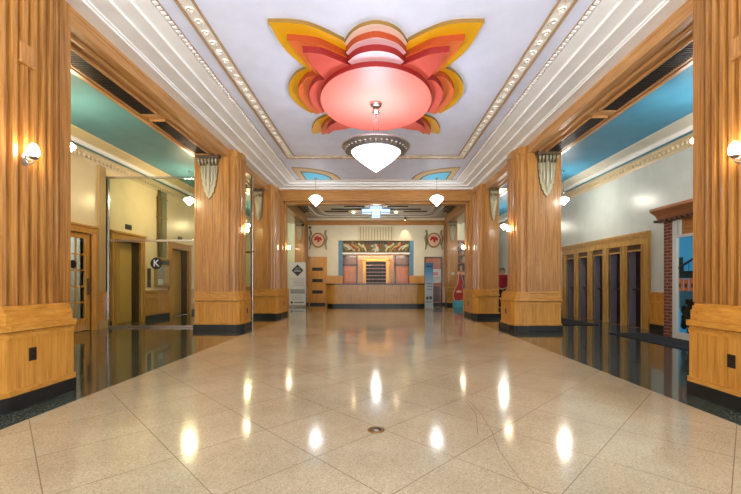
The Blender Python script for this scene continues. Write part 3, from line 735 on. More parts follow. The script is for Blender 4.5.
PET = [([(267.4, 18.3), (289.3, 18.7), (307.5, 21.5), (325, 28.2), (343.7, 37.6)], [(303.9, 66.5), (289.3, 54.2), (279.6, 42.6), (272.3, 29.8)]),
       ([(286.9, 33.7), (301.5, 34.9), (320, 38.2), (346.3, 50.8)], [(310, 68.8), (306.3, 64), (296.6, 53), (291, 44.4)]),
       ([(302.7, 45.8), (320, 47.3), (333, 52), (350, 59.3)], [(316, 70.5), (313.6, 67.4), (307, 55.4)])]
LOB = [([(313, 64.5), (306.7, 65.3), (295.5, 71.4), (288.6, 82.5), (290.3, 92.9), (298.9, 103.2), (311, 111)], []),
       ([(320, 69.8), (315.3, 70.5), (305.8, 73), (298, 84.3), (299.8, 93.7), (309.3, 105), (317, 110)], []),
       ([(327, 73), (323.9, 74), (315.3, 76.5), (309, 87.7), (312.7, 99.7), (321.3, 109)], [])]
FAR = [([(331, 112), (326.5, 113.5), (317, 117.8), (311.8, 126.4), (312.7, 131.6)], [(330, 131), (343.8, 129.3), (356.5, 126.7)]),
       ([(337, 113.5), (333, 115), (325.6, 118.7), (321.3, 125.6), (322, 131.0)], [(335, 130.2), (345.8, 129), (357, 126.3)]),
       ([(340, 115.5), (336, 117.3), (328, 123), (327.3, 130.2)], [(335, 129.8), (345.8, 128.6), (357, 126)])]
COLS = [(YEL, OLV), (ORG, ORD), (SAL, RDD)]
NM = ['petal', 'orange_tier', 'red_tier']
for mir in (False, True):
    for data, inn, base, dz in ((PET, [(358, 75), (330, 85)], 'pointed_petal', .002), (LOB, [(340, 100), (350, 85)], 'side_lobe', .0), (FAR, [(366, 110), (345, 105)], 'far_petal', .001)):
        par = None
        for lv in range(3):
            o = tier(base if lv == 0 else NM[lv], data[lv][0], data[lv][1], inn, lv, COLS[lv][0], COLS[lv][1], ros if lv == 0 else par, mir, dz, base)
            if lv == 0: par = o
NEAR = [[(344.3, 39.6), (350.3, 30.4), (359.5, 23.8), (370, 20.5), (375.7, 19.9)], [(345.5, 46.5), (352.9, 38.3), (362, 33.7), (372.6, 31), (375.7, 30.9)], [(347.5, 55.4), (355.5, 48.8), (364.7, 45.5), (375.7, 44.2)]]
NC = [(CRM, OLV), (LPK, ORD), (LPK, RDD)]
par = None
for lv in range(3):
    half = NEAR[lv]; full = half + [(751.4-x, y) for x, y in reversed(half[:-1])]
    o = tier('near_lobe' if lv == 0 else NM[lv], full, [], [(385, 75), (366, 75)], lv, NC[lv][0], NC[lv][1], ros if lv == 0 else par, False, .001)
    if lv == 0: par = o
b = MB(); cyy, ry, rx = 6.33, 1.11, .93
ell = [(rx*math.cos(2*PI*k/64), cyy+ry*math.sin(2*PI*k/64)) for k in range(64)]
b.prism(ell, 'z', H+A[3]+.02, H+A[4], 0)
zb = H+A[4]
for f in b.bm.faces:
    if all(abs(v.co.z-zb) < 1e-5 for v in f.verts): f.material_index = 1
b.build('centre_disc', [RDD, PNK], ros)
ZD = H+A[4]

# chandelier
CYL = 6.3
ch = thing('chandelier', (0, CYL, 3.0), 'large opal glass bowl chandelier with silver rim under the rosette', 'chandelier')
MB().lathe([(0, ZD), (.1, ZD), (.105, ZD-.015), (.09, ZD-.05), (.04, ZD-.075), (0, ZD-.075)], 0, CYL, 24).build('canopy', NICKEL, ch)
MB().lathe([(0, ZD-.075), (.025, ZD-.08), (.03, ZD-.1), (.065, ZD-.11), (.07, ZD-.15), (.045, ZD-.175), (0, ZD-.18)], 0, CYL, 20).build('collar', CHROME, ch)
for k in range(3):
    a = PI/2+2*PI*k/3
    MB().tube([(.04*math.cos(a), CYL+.04*math.sin(a), ZD-.17), (.055*math.cos(a), CYL+.055*math.sin(a), 3.42)], .007, 8).build('rod', CHROME, ch)
MB().lathe([(0, 3.46), (.06, 3.45), (.09, 3.42), (.06, 3.40), (0, 3.395)], 0, CYL, 16).build('hub', NICKEL, ch)
for k in range(6):
    a = 2*PI*k/6+.26
    MB().tube([(.06*math.cos(a), CYL+.06*math.sin(a), 3.425), (.44*math.cos(a), CYL+.44*math.sin(a), 3.43)], .008, 6).build('spoke', NICKEL, ch)
r = MB(); r.lathe([(.415, 3.35), (.43, 3.335), (.48, 3.36), (.565, 3.42), (.58, 3.44), (.565, 3.455), (.51, 3.445), (.43, 3.40), (.415, 3.37), (.415, 3.35)], 0, CYL, 48)
rim = r.build('rim', mat('dark_silver_rim', (150, 144, 146), .3, .8), ch)
m = MB()
for k in range(36):
    a = 2*PI*k/36; rr = .5
    m.ball((rr*math.cos(a), CYL+rr*math.sin(a), 3.385), .035, (1, 1, .8), 8, 5)
m.build('rim_beading', NICKEL, rim)
g = MB(); g.lathe([(.412, 3.37), (.408, 3.345), (.385, 3.315), (.31, 3.245), (.21, 3.165), (.11, 3.09), (.03, 3.035), (0, 3.02)], 0, CYL, 40)
g.build('glass_bowl', L_CHAND, ch)
m = MB(); m.lathe([(0, 3.03), (.012, 3.02), (.012, 3.005), (0, 2.995)], 0, CYL, 12); m.build('finial', CHROME, ch)

# corner ceiling panels and their pendants
def qpanel(s, label, plab):
    cx, cy = s*2.42, 12.0
    t = thing('ceiling_panel', (s*1.8, 11.5, ZC), label, 'ceiling panel', 'cream and blue corner panels in the hall ceiling')
    def quarter(x0, y0, rx, ry, n=14):
        return [(s*x0, y0)] + [(s*(x0-rx*math.sin(k/n*PI/2)), y0-ry*math.cos(k/n*PI/2)) for k in range(n+1)]
    MB().prism(quarter(2.44, 12.0, 1.30, 1.28), 'z', ZC-.02, ZC+.01).build('border', BRONZE, t)
    MB().prism(quarter(2.41, 11.98, 1.23, 1.20), 'z', ZC-.026, ZC-.01).build('cream_field', plaster('cream_field', (224, 198, 156)), t)
    MB().prism(quarter(2.26, 11.93, .86, .86), 'z', ZC-.034, ZC-.02).build('glass_edge', mat('panel_edge_brown', (112, 104, 88), .5), t)
    MB().prism(quarter(2.22, 11.91, .77, .77), 'z', ZC-.037, ZC-.03).build('blue_glass', L_PANE, t)
qpanel(-1, 'cream and blue quarter panel in ceiling corner of the lift side', '')
qpanel(1, 'cream and blue quarter panel in ceiling corner of the booth side', '')
def pend_proto(name, ztop, matg, q=1.0):
    t = thing(name, (0, 0, 0), 'x', 'pendant lamp', 'lit cone pendants')
    MB().lathe([(0, ztop), (.05*q, ztop), (.05*q, ztop-.015), (.02, ztop-.035), (0, ztop-.035)], 0, 0, 16).build('canopy', NICKEL, t)
    MB().tube([(0, 0, ztop-.03), (0, 0, .40*q)], .006, 8).build('rod', NICKEL, t)
    MB().lathe([(a*q, b*q) for a, b in [(0, .42), (.03, .41), (.045, .36), (.12, .33), (.13, .315), (0, .31)]], 0, 0, 20).build('cap', NICKEL, t)
    MB().lathe([(a*q, b*q) for a, b in [(.12, .32), (.2, .245), (.21, .225), (.19, .2), (.10, .1), (.02, .015), (0, 0)]], 0, 0, 24).build('glass_cone', matg, t)
    return t
P1 = pend_proto('pendant_lamp', ZC-.037-3.56, L_PEND); P1.location = (-1.9, 11.74, 3.56); P1['label'] = 'small lit cone pendant before the portal, above the white banner'
P2 = copy_tree(P1, (1.92, 11.74, 3.56), 'small lit cone pendant before the portal, above the blue banner'); 
for o in (P1, P2): o['group'] = 'cone pendants before the portal'
Q1 = pend_proto('pendant_lamp', ZA-3.42, L_AISLEW, .68); Q2 = pend_proto('pendant_lamp', ZA-3.42, L_AISLE, .68)
spots = [(-5.5, 6.6, 'lit aisle pendant beside the nearest lift-side pillar'), (-5.5, 10.95, 'lit aisle pendant before the farther lift'), (-5.5, 15.8, 'lit aisle pendant beyond the slim lift-side pillar'),
         (5.5, 6.3, 'lit aisle pendant above the shop awning'), (5.5, 10.9, 'lit aisle pendant in front of the dark booths'), (5.5, 16.0, 'lit aisle pendant above the person in red')]
for i, (x, y, lab) in enumerate(spots):
    q_ = Q1 if i < 3 else Q2
    o = q_ if i in (0, 3) else copy_tree(q_)
    o.location = (x, y, 3.42); o['label'] = lab; o['group'] = 'cone pendants in the aisles'

# ------------------------------------------------------------------ glass partitions
t = thing('glass_partition', (-5.6, 9.5, 0), 'chrome framed glass partition with round K sign', 'glass partition')
GY = 9.5
MB().box(-6.88, -6.82, GY-.03, GY+.03, 0, 3.85).build('post', CHROME, t, bevel=.004)
for z0, z1 in ((0, .05), (2.19, 2.245), (3.8, 3.85)): MB().box(-6.82, -XO, GY-.025, GY+.025, z0, z1).build('rail', CHROME, t, bevel=.004)
for z0, z1 in ((.05, 2.19), (2.245, 3.8)): MB().box(-6.82, -XO, GY-.005, GY+.005, z0, z1).build('glass_pane', GLASS, t)
KX, KZ = (156.5-CX)*GY/F, H+(CY-263.5)*GY/F
kd = MB(); kd.prism([(KX+.15*math.cos(a*PI/20), KZ+.15*math.sin(a*PI/20)) for a in range(40)], 'y', GY-.012, GY-.007)
ks = kd.build('round_sign', BLACK, t)
def text(s, x, y, z, size, m, parent, name, bold=0.0, rotz=0):
    c = bpy.data.curves.new(name, 'FONT'); c.body = s; c.size = size; c.align_x = 'CENTER'; c.align_y = 'CENTER'; c.extrude = .001; c.offset = bold
    c.materials.append(m)
    o = bpy.data.objects.new(name, c); COL.objects.link(o); o.parent = parent
    off = Vector((0,0,0)); q_ = parent
    while q_ is not None: off += q_.location; q_ = q_.parent
    o.location = Vector((x, y, z)) - off; o.rotation_euler = (PI/2, 0, rotz)
    return o
text('K', KX, GY-.014, KZ, .24, PAPER, ks, 'lettering', .004)
t = thing('glass_partition', (-4.0, 10.4, 0), 'narrow glass partition with chrome post behind the bowed pillar by lifts', 'glass partition')
MB().box(-3.50, -3.44, 10.37, 10.43, 0, 4.17).build('post', CHROME, t, bevel=.004)
for z0, z1 in ((0, .05), (1.97, 2.02)): MB().box(-4.4, -3.50, 10.38, 10.42, z0, z1).build('rail', CHROME, t)
for z0, z1 in ((.05, 1.97), (2.02, 4.15)): MB().box(-4.4, -3.50, 10.395, 10.405, z0, z1).build('glass_pane', GLASS, t)
MB().tube([(-3.47, 10.37, 2.0), (-3.47, 10.3, 2.0), (-3.36, 10.3, 2.0)], .018, 8).build('handle', DSILVER, t)

# ------------------------------------------------------------------ back lobby
wb = MB()
NX, NZ, NR = 1.95, 3.32, .75
wb.box(-XB-.5, -NX, YB, YB+.2, 0, 4.6); wb.box(NX, XB+.5, YB, YB+.2, 0, 4.6); wb.box(-NX, NX, YB, YB+.2, NZ, 4.6)
struct(wb.build('wall_back', CREAMB), 'cream wall behind the reception desk', 'wall')
nb = MB(); nb.box(-NX-.1, NX+.1, YB+.2+NR, YB+.3+NR, 0, 3.4); nb.box(-NX-.1, -NX, YB+.2, YB+.3+NR, 0, 3.4); nb.box(NX, NX+.1, YB+.2, YB+.3+NR, 0, 3.4); nb.box(-NX, NX, YB+.2, YB+.3+NR, NZ, 3.4)
struct(nb.build('wall_alcove', OAK), 'oak lined alcove behind the reception desk', 'wall')
struct(MB().box(-XB-.1, XB+.1, YP+.5, YB, ZC+.02, ZC+.12).build('ceiling_back', plaster('back_ceiling', (206, 200, 186))), 'cream ceiling over the reception', 'ceiling')
tb = MB(); tb.box(-XB, XB, YB-.06, YB, 4.12, 4.3); tb.box(-XB, XB, YB-.1, YB, 4.3, 4.36); tb.box(-XB, -XB+.06, YB-.06, YB, .9, 4.2); tb.box(XB-.06, XB, YB-.06, YB, .9, 4.2)
struct(tb.build('trim_24', OAKX, bevel=.005), 'oak rail along the top of the reception wall', 'moulding')
for s in (-1, 1):
    tb = MB()
    struct(MB().box(s*(XB-.03), s*(XB+.03), YP+.5, YB-.1, ZT-.02, ZC+.02).build('trim_%d' % (25 if s < 0 else 28), OAKY), 'oak edge of the reception ceiling on the %s side' % ('lift' if s < 0 else 'booth'), 'moulding')
# rounded white mouldings on the reception ceiling
for k, (ix, r_) in enumerate(((.45, .012), (.62, .03), (.85, .02), (1.05, .014))):
    xa, ya_, yb_ = XB-ix, YP+.9+ix, YB-.1-ix*.75; rc = .65
    pts = []
    for (cx, cy, a0) in ((xa-rc, yb_-rc, 0), (-(xa-rc), yb_-rc, PI/2), (-(xa-rc), ya_+rc, PI), (xa-rc, ya_+rc, 3*PI/2)):
        for q_ in range(9):
            a = a0+q_/8*PI/2; pts.append((cx+rc*math.cos(a), cy+rc*math.sin(a), ZC+.015))
    c = MB(); c.tube(pts, r_, 6, closed=True)
    struct(c.build('trim_%d' % (29+k), WHITE if k != 2 else mat('cove_ring_brown', (120, 104, 88), .5)), ('outermost thin', 'thick white', 'brown', 'innermost thin')[k] + ' rounded moulding ring on the reception ceiling', 'moulding')  # third ring is brown, the others white
# star light
t = thing('star_ceiling_light', (0, 17.0, ZC), 'cross shaped blue white deco ceiling light with dark wings', 'ceiling light')
for (x0, x1, ya_, yb_, z0) in ((-.2, .2, 16.65, 17.1, 4.12), (-.64, -.2, 16.7, 17.05, 4.30), (.2, .64, 16.7, 17.05, 4.30), (-.28, .28, 16.1, 16.65, 4.37), (-.16, .16, 17.1, 17.7, 4.3)):
    o = MB().box(x0, x1, ya_, yb_, z0, ZC+.02).build('light_panel', L_STAR, t)
    e = MB()
    for (a, b_, c_, d_) in ((x0-.012, x0+.012, ya_-.012, ya_+.012), (x1-.012, x1+.012, ya_-.012, ya_+.012)): e.box(a, b_, c_, d_, z0-.012, ZC+.02)
    e.box(x0-.012, x1+.012, ya_-.012, ya_+.012, z0-.012, z0+.012); e.box(x0-.012, x1+.012, ya_-.012, ya_+.012, ZC-.03, ZC+.02)
    e.build('chrome_edge', BLUEP, o)
for s in (-1, 1):
    for (dy, xa, xb, wdt) in ((0, .66, 1.95, .09), (-.6, .5, 1.3, .03), (.5, 1.3, 2.3, .03)):
        w_ = MB(); w_.prism([(s*xa, 16.9+dy-wdt), (s*xb, 16.9+dy-wdt*.4), (s*(xb+.1), 16.9+dy), (s*xb, 16.9+dy+wdt*.4), (s*xa, 16.9+dy+wdt)], 'z', ZC-.03, ZC+.02)
        w_.build('wing', mat('wing_dark_brown', (58, 44, 36), .5), t)
# dark painted corner ornaments on the reception ceiling
for s, lab in ((-1, 'dark carved ornament in the reception ceiling corner by the lifts'), (1, 'dark carved ornament in the reception ceiling corner by the booths')):
    c = MB()
    c.box(s*3.38, s*3.45, 15.1, 17.8, ZC-.02, ZC+.02)
    for k in range(5):
        c.prism([(s*3.45, 15.1+.55*k), (s*(2.85+.06*k), 15.3+.5*k), (s*(2.95+.06*k), 15.5+.5*k), (s*3.45, 15.45+.52*k)], 'z', ZC-.02, ZC+.02)
    tag(c.build('ceiling_ornament', mat('ornament_umber', (104, 88, 70), .6), None, (s*3.2, 16.2, ZC)), lab, 'ceiling ornament', 'corner ornaments of the reception ceiling')
# downlights
def downlight(x, y, lab):
    t = thing('ceiling_downlight', (x, y, ZC+.02), lab, 'downlight', 'small warm downlights at the reception')
    MB().lathe([(.05, ZC+.02), (.085, ZC+.02), (.085, ZC-.0), (.05, ZC-.01), (.05, ZC+.02)], x, y, 20).build('ring', BRASS, t)
    MB().lathe([(0, ZC-.03), (.06, ZC-.03), (.06, ZC+.01), (0, ZC+.01)], x, y, 16).build('lens', L_SPOT, t)
downlight(-1.06, 17.6, 'warm downlight on the lift side of the star light'); downlight(.95, 17.6, 'warm downlight on the booth side of the star light')
t = thing('ceiling_spotlight', (1.5, 19.0, 4.3), 'warm spotlight washing the cream wall beside the slatted grille', 'spotlight')
MB().lathe([(0, 4.5), (.05, 4.5), (.06, 4.36), (.07, 4.32), (.055, 4.32), (0, 4.34)], 1.5, 19.02, 16).build('housing', BRASS, t)
MB().lathe([(0, 4.33), (.05, 4.325)], 1.5, 19.02, 16).build('lens', L_SPOT, t)
sl = bpy.data.lights.new('spot', 'SPOT'); sl.energy = 60; sl.color = (1, .8, .52); sl.spot_size = 1.1; sl.spot_blend = .7; sl.shadow_soft_size = .03
so = bpy.data.objects.new('spot', sl); COL.objects.link(so); so.location = (1.5, 19.02, 4.29); so.rotation_euler = (.12, 0, 0)

# wall shields
for s, lab in ((-1, 'round shield with red emblem above the slotted door'), (1, 'round shield with red emblem above the posted notices')):
    cx, cz = s*3.0, 3.37
    t = thing('wall_shield', (cx, YB, cz), lab, 'shield', 'shields with red emblems on the reception wall')
    q_ = MB(); q_.prism([(cx+.36*math.cos(a*PI/18), cz-.0+(.36 if a < 19 else .42)*math.sin(a*PI/18)) for a in range(36)], 'y', YB-.05, YB); q_.build('rim', mat('shield_bronze', (128, 104, 62), .4, .4), t, bevel=.01)
    q_ = MB(); q_.prism([(cx+.29*math.cos(a*PI/18), cz+(.29 if a < 19 else .35)*math.sin(a*PI/18)) for a in range(36)], 'y', YB-.062, YB-.045); q_.build('field', PINKP, t)
    q_ = MB()
    for (dx, dz, r_) in ((0, .06, .10), (-.1, .09, .075), (.1, .07, .08), (-.15, .0, .06), (.15, .0, .06), (.03, -.06, .07), (-.03, .14, .05), (0, -.13, .035)):
        q_.ball((cx+dx, YB-.065, cz+dz), r_, (1, .25, .9), 10, 6)
    q_.build('emblem', RED, t)
    for e in (-1, 1):
        q_ = MB(); q_.tube(spline([(cx+e*.42, YB-.03, cz+.5), (cx+e*.36, YB-.03, cz+.32), (cx+e*.44, YB-.03, cz+.1), (cx+e*.38, YB-.03, cz-.2), (cx+e*.45, YB-.03, cz-.5)]), [.04]*2+[.05]*10+[.06]*8+[.03]*5, 6)
        q_.build('ribbon', mat('ribbon_olive', (140, 128, 90), .5), t)
# slatted grille over the mural
t = thing('wall_grille', (0, YB, 3.35), 'cream and brown slatted grille above the mural', 'wall grille')
MB().box(-.92, .92, YB-.02, YB, 3.34, 4.05).build('backing', mat('grille_umber', (128, 112, 84), .6), t)
for k in range(13):
    x = -.88+1.76*k/12; MB().box(x-.06, x+.06, YB-.05, YB-.02, 3.34, 4.05).build('slat', plaster('slat_cream', (212, 200, 164)) if k == 0 else bpy.data.materials['slat_cream'], t)
# alcove trims
for s in (-1, 1):
    o = MB().box(s*NX, s*(NX-.2), YB-.01, YB+.3, 1.5, NZ).build('trim_%d' % (33 if s < 0 else 34), BLUEP)
    struct(o, 'slate blue side panel of the alcove on the %s side' % ('lift' if s < 0 else 'booth'), 'panel')
    o = MB().box(s*(NX+.12), s*(NX-.2), YB-.03, YB+.3, 0, 1.5).build('trim_%d' % (35 if s < 0 else 36), DADO)
    struct(o, 'low oak wall below the blue panel on the %s side' % ('lift' if s < 0 else 'booth'), 'panel')
struct(MB().box(-1.75, 1.75, YB-.02, YB+.35, 2.62, 2.70).build('trim_37', WHITE), 'white ledge under the mural', 'ledge')
# mural of relief figures
t = thing('relief_mural', (0, YB+.1, 2.7), 'painted relief mural of intertwined shapes over the desk alcove', 'mural')
mur = MB().box(-1.75, 1.75, YB+.12, YB+.2, 2.70, NZ).build('panel', plaster('mural_olive', (116, 96, 58)), t)
MC = [mat('mural_cream', (212, 196, 150), .6), mat('mural_rust', (162, 78, 48), .6), mat('mural_sage', (124, 132, 96), .6), mat('mural_grey', (176, 176, 164), .6), mat('mural_ochre', (198, 148, 74), .6), mat('mural_dark', (50, 52, 54), .6)]
for e in (-1, 1):
    for k in range(7):
        x0 = e*(.5+.17*k); pts = spline([(x0, YB+.1, 2.78+.04*(k % 3)), (x0+e*.12, YB+.09, 2.98), (x0+e*.3, YB+.1, 3.06+.03*(k % 2)), (x0+e*.42, YB+.1, 3.2-.05*(k % 3))], 4)
        MB().tube([(max(-1.7, min(1.7, p[0])), p[1], p[2]) for p in pts], .05, 6).build('relief_shape', MC[(k*2) % 5], mur)
for k in range(46):
    x = random.uniform(-1.68, 1.68); z = random.uniform(2.78, 3.24); c = random.choice([0, 1, 1, 2, 3, 4, 5] if abs(x) < .9 else [0, 0, 2, 3, 4])
    MB().ball((x, YB+.11, z), random.uniform(.04, .09), (1, .5, random.uniform(.7, 1.4)), 8, 5).build('relief_shape', MC[c], mur)
for k in range(8): MB().box(-.55+.14*k, -.49+.14*k, YB+.08, YB+.12, 3.14, 3.31).build('relief_shape', MC[5], mur)
# alcove fittings
yb = YB+.2+NR
t = thing('pigeonhole_rack', (0, yb, 1.0), 'dark pigeonhole key rack at the centre of the alcove', 'key rack')
MB().box(-.54, .54, yb-.02, yb, .95, 2.28).build('back_board', BLACK, t)
f = MB()
for k in range(8): f.box(-.54, .54, yb-.22, yb-.02, .95+1.33*k/7-.012, .95+1.33*k/7+.012)
f.build('shelf', mat('rack_shelf_grey', (186, 156, 144), .5), t)
f = MB()
for k in range(7): f.box(-.54+1.08*k/6-.012, -.54+1.08*k/6+.012, yb-.22, yb-.02, .95, 2.28)
f.build('divider', DARKWOOD, t)
f = MB()
for s in (-1, 1): f.box(s*.54, s*.72, yb-.26, yb, 0, 2.35)
f.box(-.72, .72, yb-.26, yb, 2.28, 2.42); f.box(-.54, .54, yb-.24, yb, 0, .95)
f.build('surround', DADO, t, bevel=.005)
for s in (-1, 1):
    t = struct(thing('door_%d' % (2 if s < 0 else 3), (s*1.4, yb, 0), 'reddish door with transom in the alcove, %s side of the key rack' % ('lift' if s < 0 else 'booth'), 'door'))
    f = MB()
    for x in (1.0, 1.78): f.box(s*x, s*(x+.09), yb-.12, yb, 0, 2.6)
    f.box(s*1.0, s*1.87, yb-.12, yb, 2.05, 2.14); f.box(s*1.0, s*1.87, yb-.12, yb, 2.52, 2.62)
    f.build('door_frame', DARKWOOD, t)
    d = MB(); d.box(s*1.09, s*1.78, yb-.08, yb-.03, 0, 2.05); d.box(s*1.17, s*1.7, yb-.09, yb-.08, 1.15, 1.92); d.box(s*1.17, s*1.7, yb-.09, yb-.08, .15, 1.0); d.build('door_leaf', REDWOOD, t, bevel=.004)
    d = MB(); d.box(s*1.09, s*1.78, yb-.07, yb-.03, 2.14, 2.52)
    for k in range(4): d.box(s*1.09, s*1.78, yb-.08, yb-.07, 2.17+.09*k, 2.2+.09*k)
    d.build('transom', oak('transom_brown', ((84, 56, 50), (112, 80, 70), (130, 96, 84)), (26, 1.3, 26)), t)
# slotted door and the framed board on the right
t = struct(thing('door_4', (-3.0, YB, 0), 'oak door with three dark slots beside the reception desk', 'door'))
f = MB(); f.box(-3.5, -3.42, YB-.06, YB, 0, 2.48); f.box(-2.62, -2.54, YB-.06, YB, 0, 2.48); f.box(-3.5, -2.54, YB-.06, YB, 2.4, 2.48); f.build('door_frame', DADO, t, bevel=.005)
d = MB().box(-3.42, -2.62, YB-.045, YB-.005, .01, 2.4).build('door_leaf', DADO, t, bevel=.004)
for z in (.66, 1.25, 1.84): MB().box(-3.3, -2.75, YB-.05, YB-.043, z-.085, z+.085).build('slot', BLACK, d)
t = struct(thing('door_5', (3.0, YB, 0), 'brown framed doorway behind the blue banner', 'door'))
f = MB(); f.box(2.5, 2.58, YB-.06, YB, 0, 2.48); f.box(3.35, 3.43, YB-.06, YB, 0, 2.48); f.box(2.5, 3.43, YB-.06, YB, 2.4, 2.48); f.build('door_frame', DARKWOOD, t, bevel=.005)
d = MB().box(2.58, 3.35, YB-.045, YB-.005, .01, 2.4).build('door_leaf', REDWOOD, t)
MB().box(2.64, 3.3, YB-.055, YB-.045, .15, .95).build('lower_panel', DARKWOOD, d)
t = thing('notice_poster', (3.05, YB-.07, 1.2), 'white notice poster beside the blue banner', 'poster')
MB().box(2.72, 3.36, YB-.08, YB-.062, 1.13, 1.84).build('sheet', PAPER, t)
for (a, c, z0, z1, m_) in ((2.95, 3.2, 1.52, 1.7, mat('notice_pink', (196, 140, 150), .5)), (2.8, 3.28, 1.4, 1.43, INKL), (2.8, 3.28, 1.32, 1.35, INKL), (2.8, 3.1, 1.24, 1.27, INKL)): MB().box(a, c, YB-.083, YB-.08, z0, z1).build('print', m_, t)
for s in (-1, 1):
    o = MB().box(s*2.55, s*NX, YB-.04, YB, .1, 1.5).build('trim_%d' % (38 if s < 0 else 39), DADO)
    struct(o, 'low oak panel of the reception wall on the %s side' % ('lift' if s < 0 else 'booth'), 'panel')
o = MB(); o.box(-XB, -NX, YB-.05, YB, 0, .1); o.box(NX, XB, YB-.05, YB, 0, .1)
struct(o.build('baseboard_back', BLACKSTONE), 'black base along the reception wall', 'baseboard')

# reception desk
t = thing('reception_desk', (0, 18.0, 0), 'long golden oak reception desk with dark top', 'reception desk')
def desk(x, y0_, y1_, rc, d=0):
    p_ = [(-x+d, y1_), (-x+d, y0_+rc+d)]
    p_ += [(-x+rc-(rc-d)*math.cos(k/8*PI/2), y0_+rc-(rc-d)*math.sin(k/8*PI/2)) for k in range(9)]
    p_ += [(x-rc+(rc-d)*math.sin(k/8*PI/2), y0_+rc-(rc-d)*math.cos(k/8*PI/2)) for k in range(9)]
    p_ += [(x-d, y1_)]
    return p_
MB().prism(desk(2.42, 17.8, 18.5, .42, .03), 'z', 0, .13).build('base', BLACKSTONE, t)
MB().prism(desk(2.42, 17.8, 18.5, .42), 'z', .13, 1.04).build('body', DADO, t)
b = MB()
for k in range(6): b.box(-2.0+.8*k-.004, -2.0+.8*k+.004, 17.796, 17.8, .15, 1.03)
b.build('panel_joints', DARKWOOD, t)
MB().prism(desk(2.46, 17.76, 18.54, .44), 'z', 1.04, 1.10).build('countertop', DARKWOOD, t, bevel=.008)

# banners
t = thing('banner_stand', (-3.62, 17.5, 0), 'white roll-up banner with dark diamond logo beside slotted door', 'banner')
bx0, bx1 = (289-CX)*17.5/F, (306-CX)*17.5/F
MB().box(bx0, bx1, 17.46, 17.56, .01, .09).build('base', NICKEL, t, bevel=.01)
for x in (bx0+.1, bx1-.1): MB().box(x-.04, x+.04, 17.38, 17.64, 0, .012).build('foot', BLACK, t)
MB().tube([((bx0+bx1)/2, 17.55, .09), ((bx0+bx1)/2, 17.55, 2.1)], .012, 8).build('pole', NICKEL, t)
pn = MB().box(bx0+.01, bx1-.01, 17.5, 17.505, .09, 2.1).build('banner_panel', PAPER, t)
bc = (bx0+bx1)/2
d = MB(); d.prism([(bc-.28, 1.72), (bc, 1.44), (bc+.28, 1.72), (bc, 2.0)], 'y', 17.494, 17.5); dm_ = d.build('diamond_logo', SLATE, pn)
d = MB(); d.box(bc-.12, bc+.12, 17.491, 17.494, 1.77, 1.80); d.box(bc-.16, bc+.16, 17.491, 17.494, 1.66, 1.73); d.box(bc-.09, bc+.09, 17.491, 17.494, 1.84, 1.86); d.build('logo_lettering', INKL, dm_)
d = MB(); d.box(bc-.34, bc+.34, 17.496, 17.5, 1.3, 1.33)
for z in (1.22, 1.15, 1.08, 1.0): d.box(bc-.2, bc+.33, 17.496, 17.5, z-.012, z+.012)
d.box(bc-.34, bc+.34, 17.496, 17.5, .62, .84)
for z in (.52, .44, .36): d.box(bc-.24, bc+.22, 17.496, 17.5, z-.01, z+.01)
d.build('printed_text', INKL, pn)
d = MB(); d.box(bc-.32, bc-.22, 17.495, 17.5, .16, .26); d.box(bc-.16, bc+.3, 17.495, 17.5, .19, .23); d.build('footer_print', INK, pn)
t = thing('banner_stand', (2.28, 16.0, 0), 'slim blue and white banner at the end of the reception desk', 'banner')
x0, x1 = 2.1, 2.46
MB().box(x0-.02, x1+.02, 15.93, 16.07, 0, .06).build('base', NICKEL, t, bevel=.01)
MB().tube([(2.28, 16.04, .06), (2.28, 16.04, 1.98)], .012, 8).build('pole', NICKEL, t)
m = mat('blue_white_print', (120, 170, 200), .5); bs = m.node_tree.nodes['Principled BSDF']
tc = N(m, 'ShaderNodeTexCoord'); sx = N(m, 'ShaderNodeSeparateXYZ'); L(m, tc.outputs['Generated'], sx.inputs[0])
rr = ramp(m, [(.0, (176, 188, 196)), (.45, (186, 200, 206)), (.62, (140, 184, 210)), (.8, (74, 148, 196)), (.95, (40, 112, 160))]); L(m, sx.outputs[2], rr.inputs[0]); L(m, rr.outputs[0], bs.inputs['Base Color'])
pn = MB().box(x0, x1, 16.0, 16.02, .06, 2.0).build('banner_panel', m, t)
d = MB(); d.box(x0+.04, x1-.04, 15.996, 16.0, 1.82, 1.88); d.build('header_print', SLATE, pn)
d = MB()
for z in (1.1, .98, .86): d.box(x0+.08, x1-.05, 15.996, 16.0, z-.012, z+.012)
d.box(x0+.06, x0+.16, 15.996, 16.0, .42, .54); d.box(x0+.2, x0+.3, 15.996, 16.0, .42, .56); d.box(x0+.05, x1-.08, 15.996, 16.0, .3, .33)
d.build('printed_text', INK, pn)

# security cameras
for i, (x, lab) in enumerate(((-3.4, 'black security camera nearest the shield, reception corner by the lifts'), (-3.6, 'black security camera on the end pillar face in the reception corner'))):
    t = thing('security_camera_mount', (x, 19.0 if i == 0 else 18.5, 4.0), lab, 'camera', 'black security cameras')
    y_ = YB if i == 0 else 18.58
    l_ = .1 if i == 0 else .22
    MB().tube([(x, y_, 4.05), (x, y_-l_, 4.03)], .018, 8).build('bracket', BLACK, t)
    MB().ball((x, y_-l_-.04, 3.98), .07, (1, 1, 1), 12, 8).build('dome', BLACK, t)

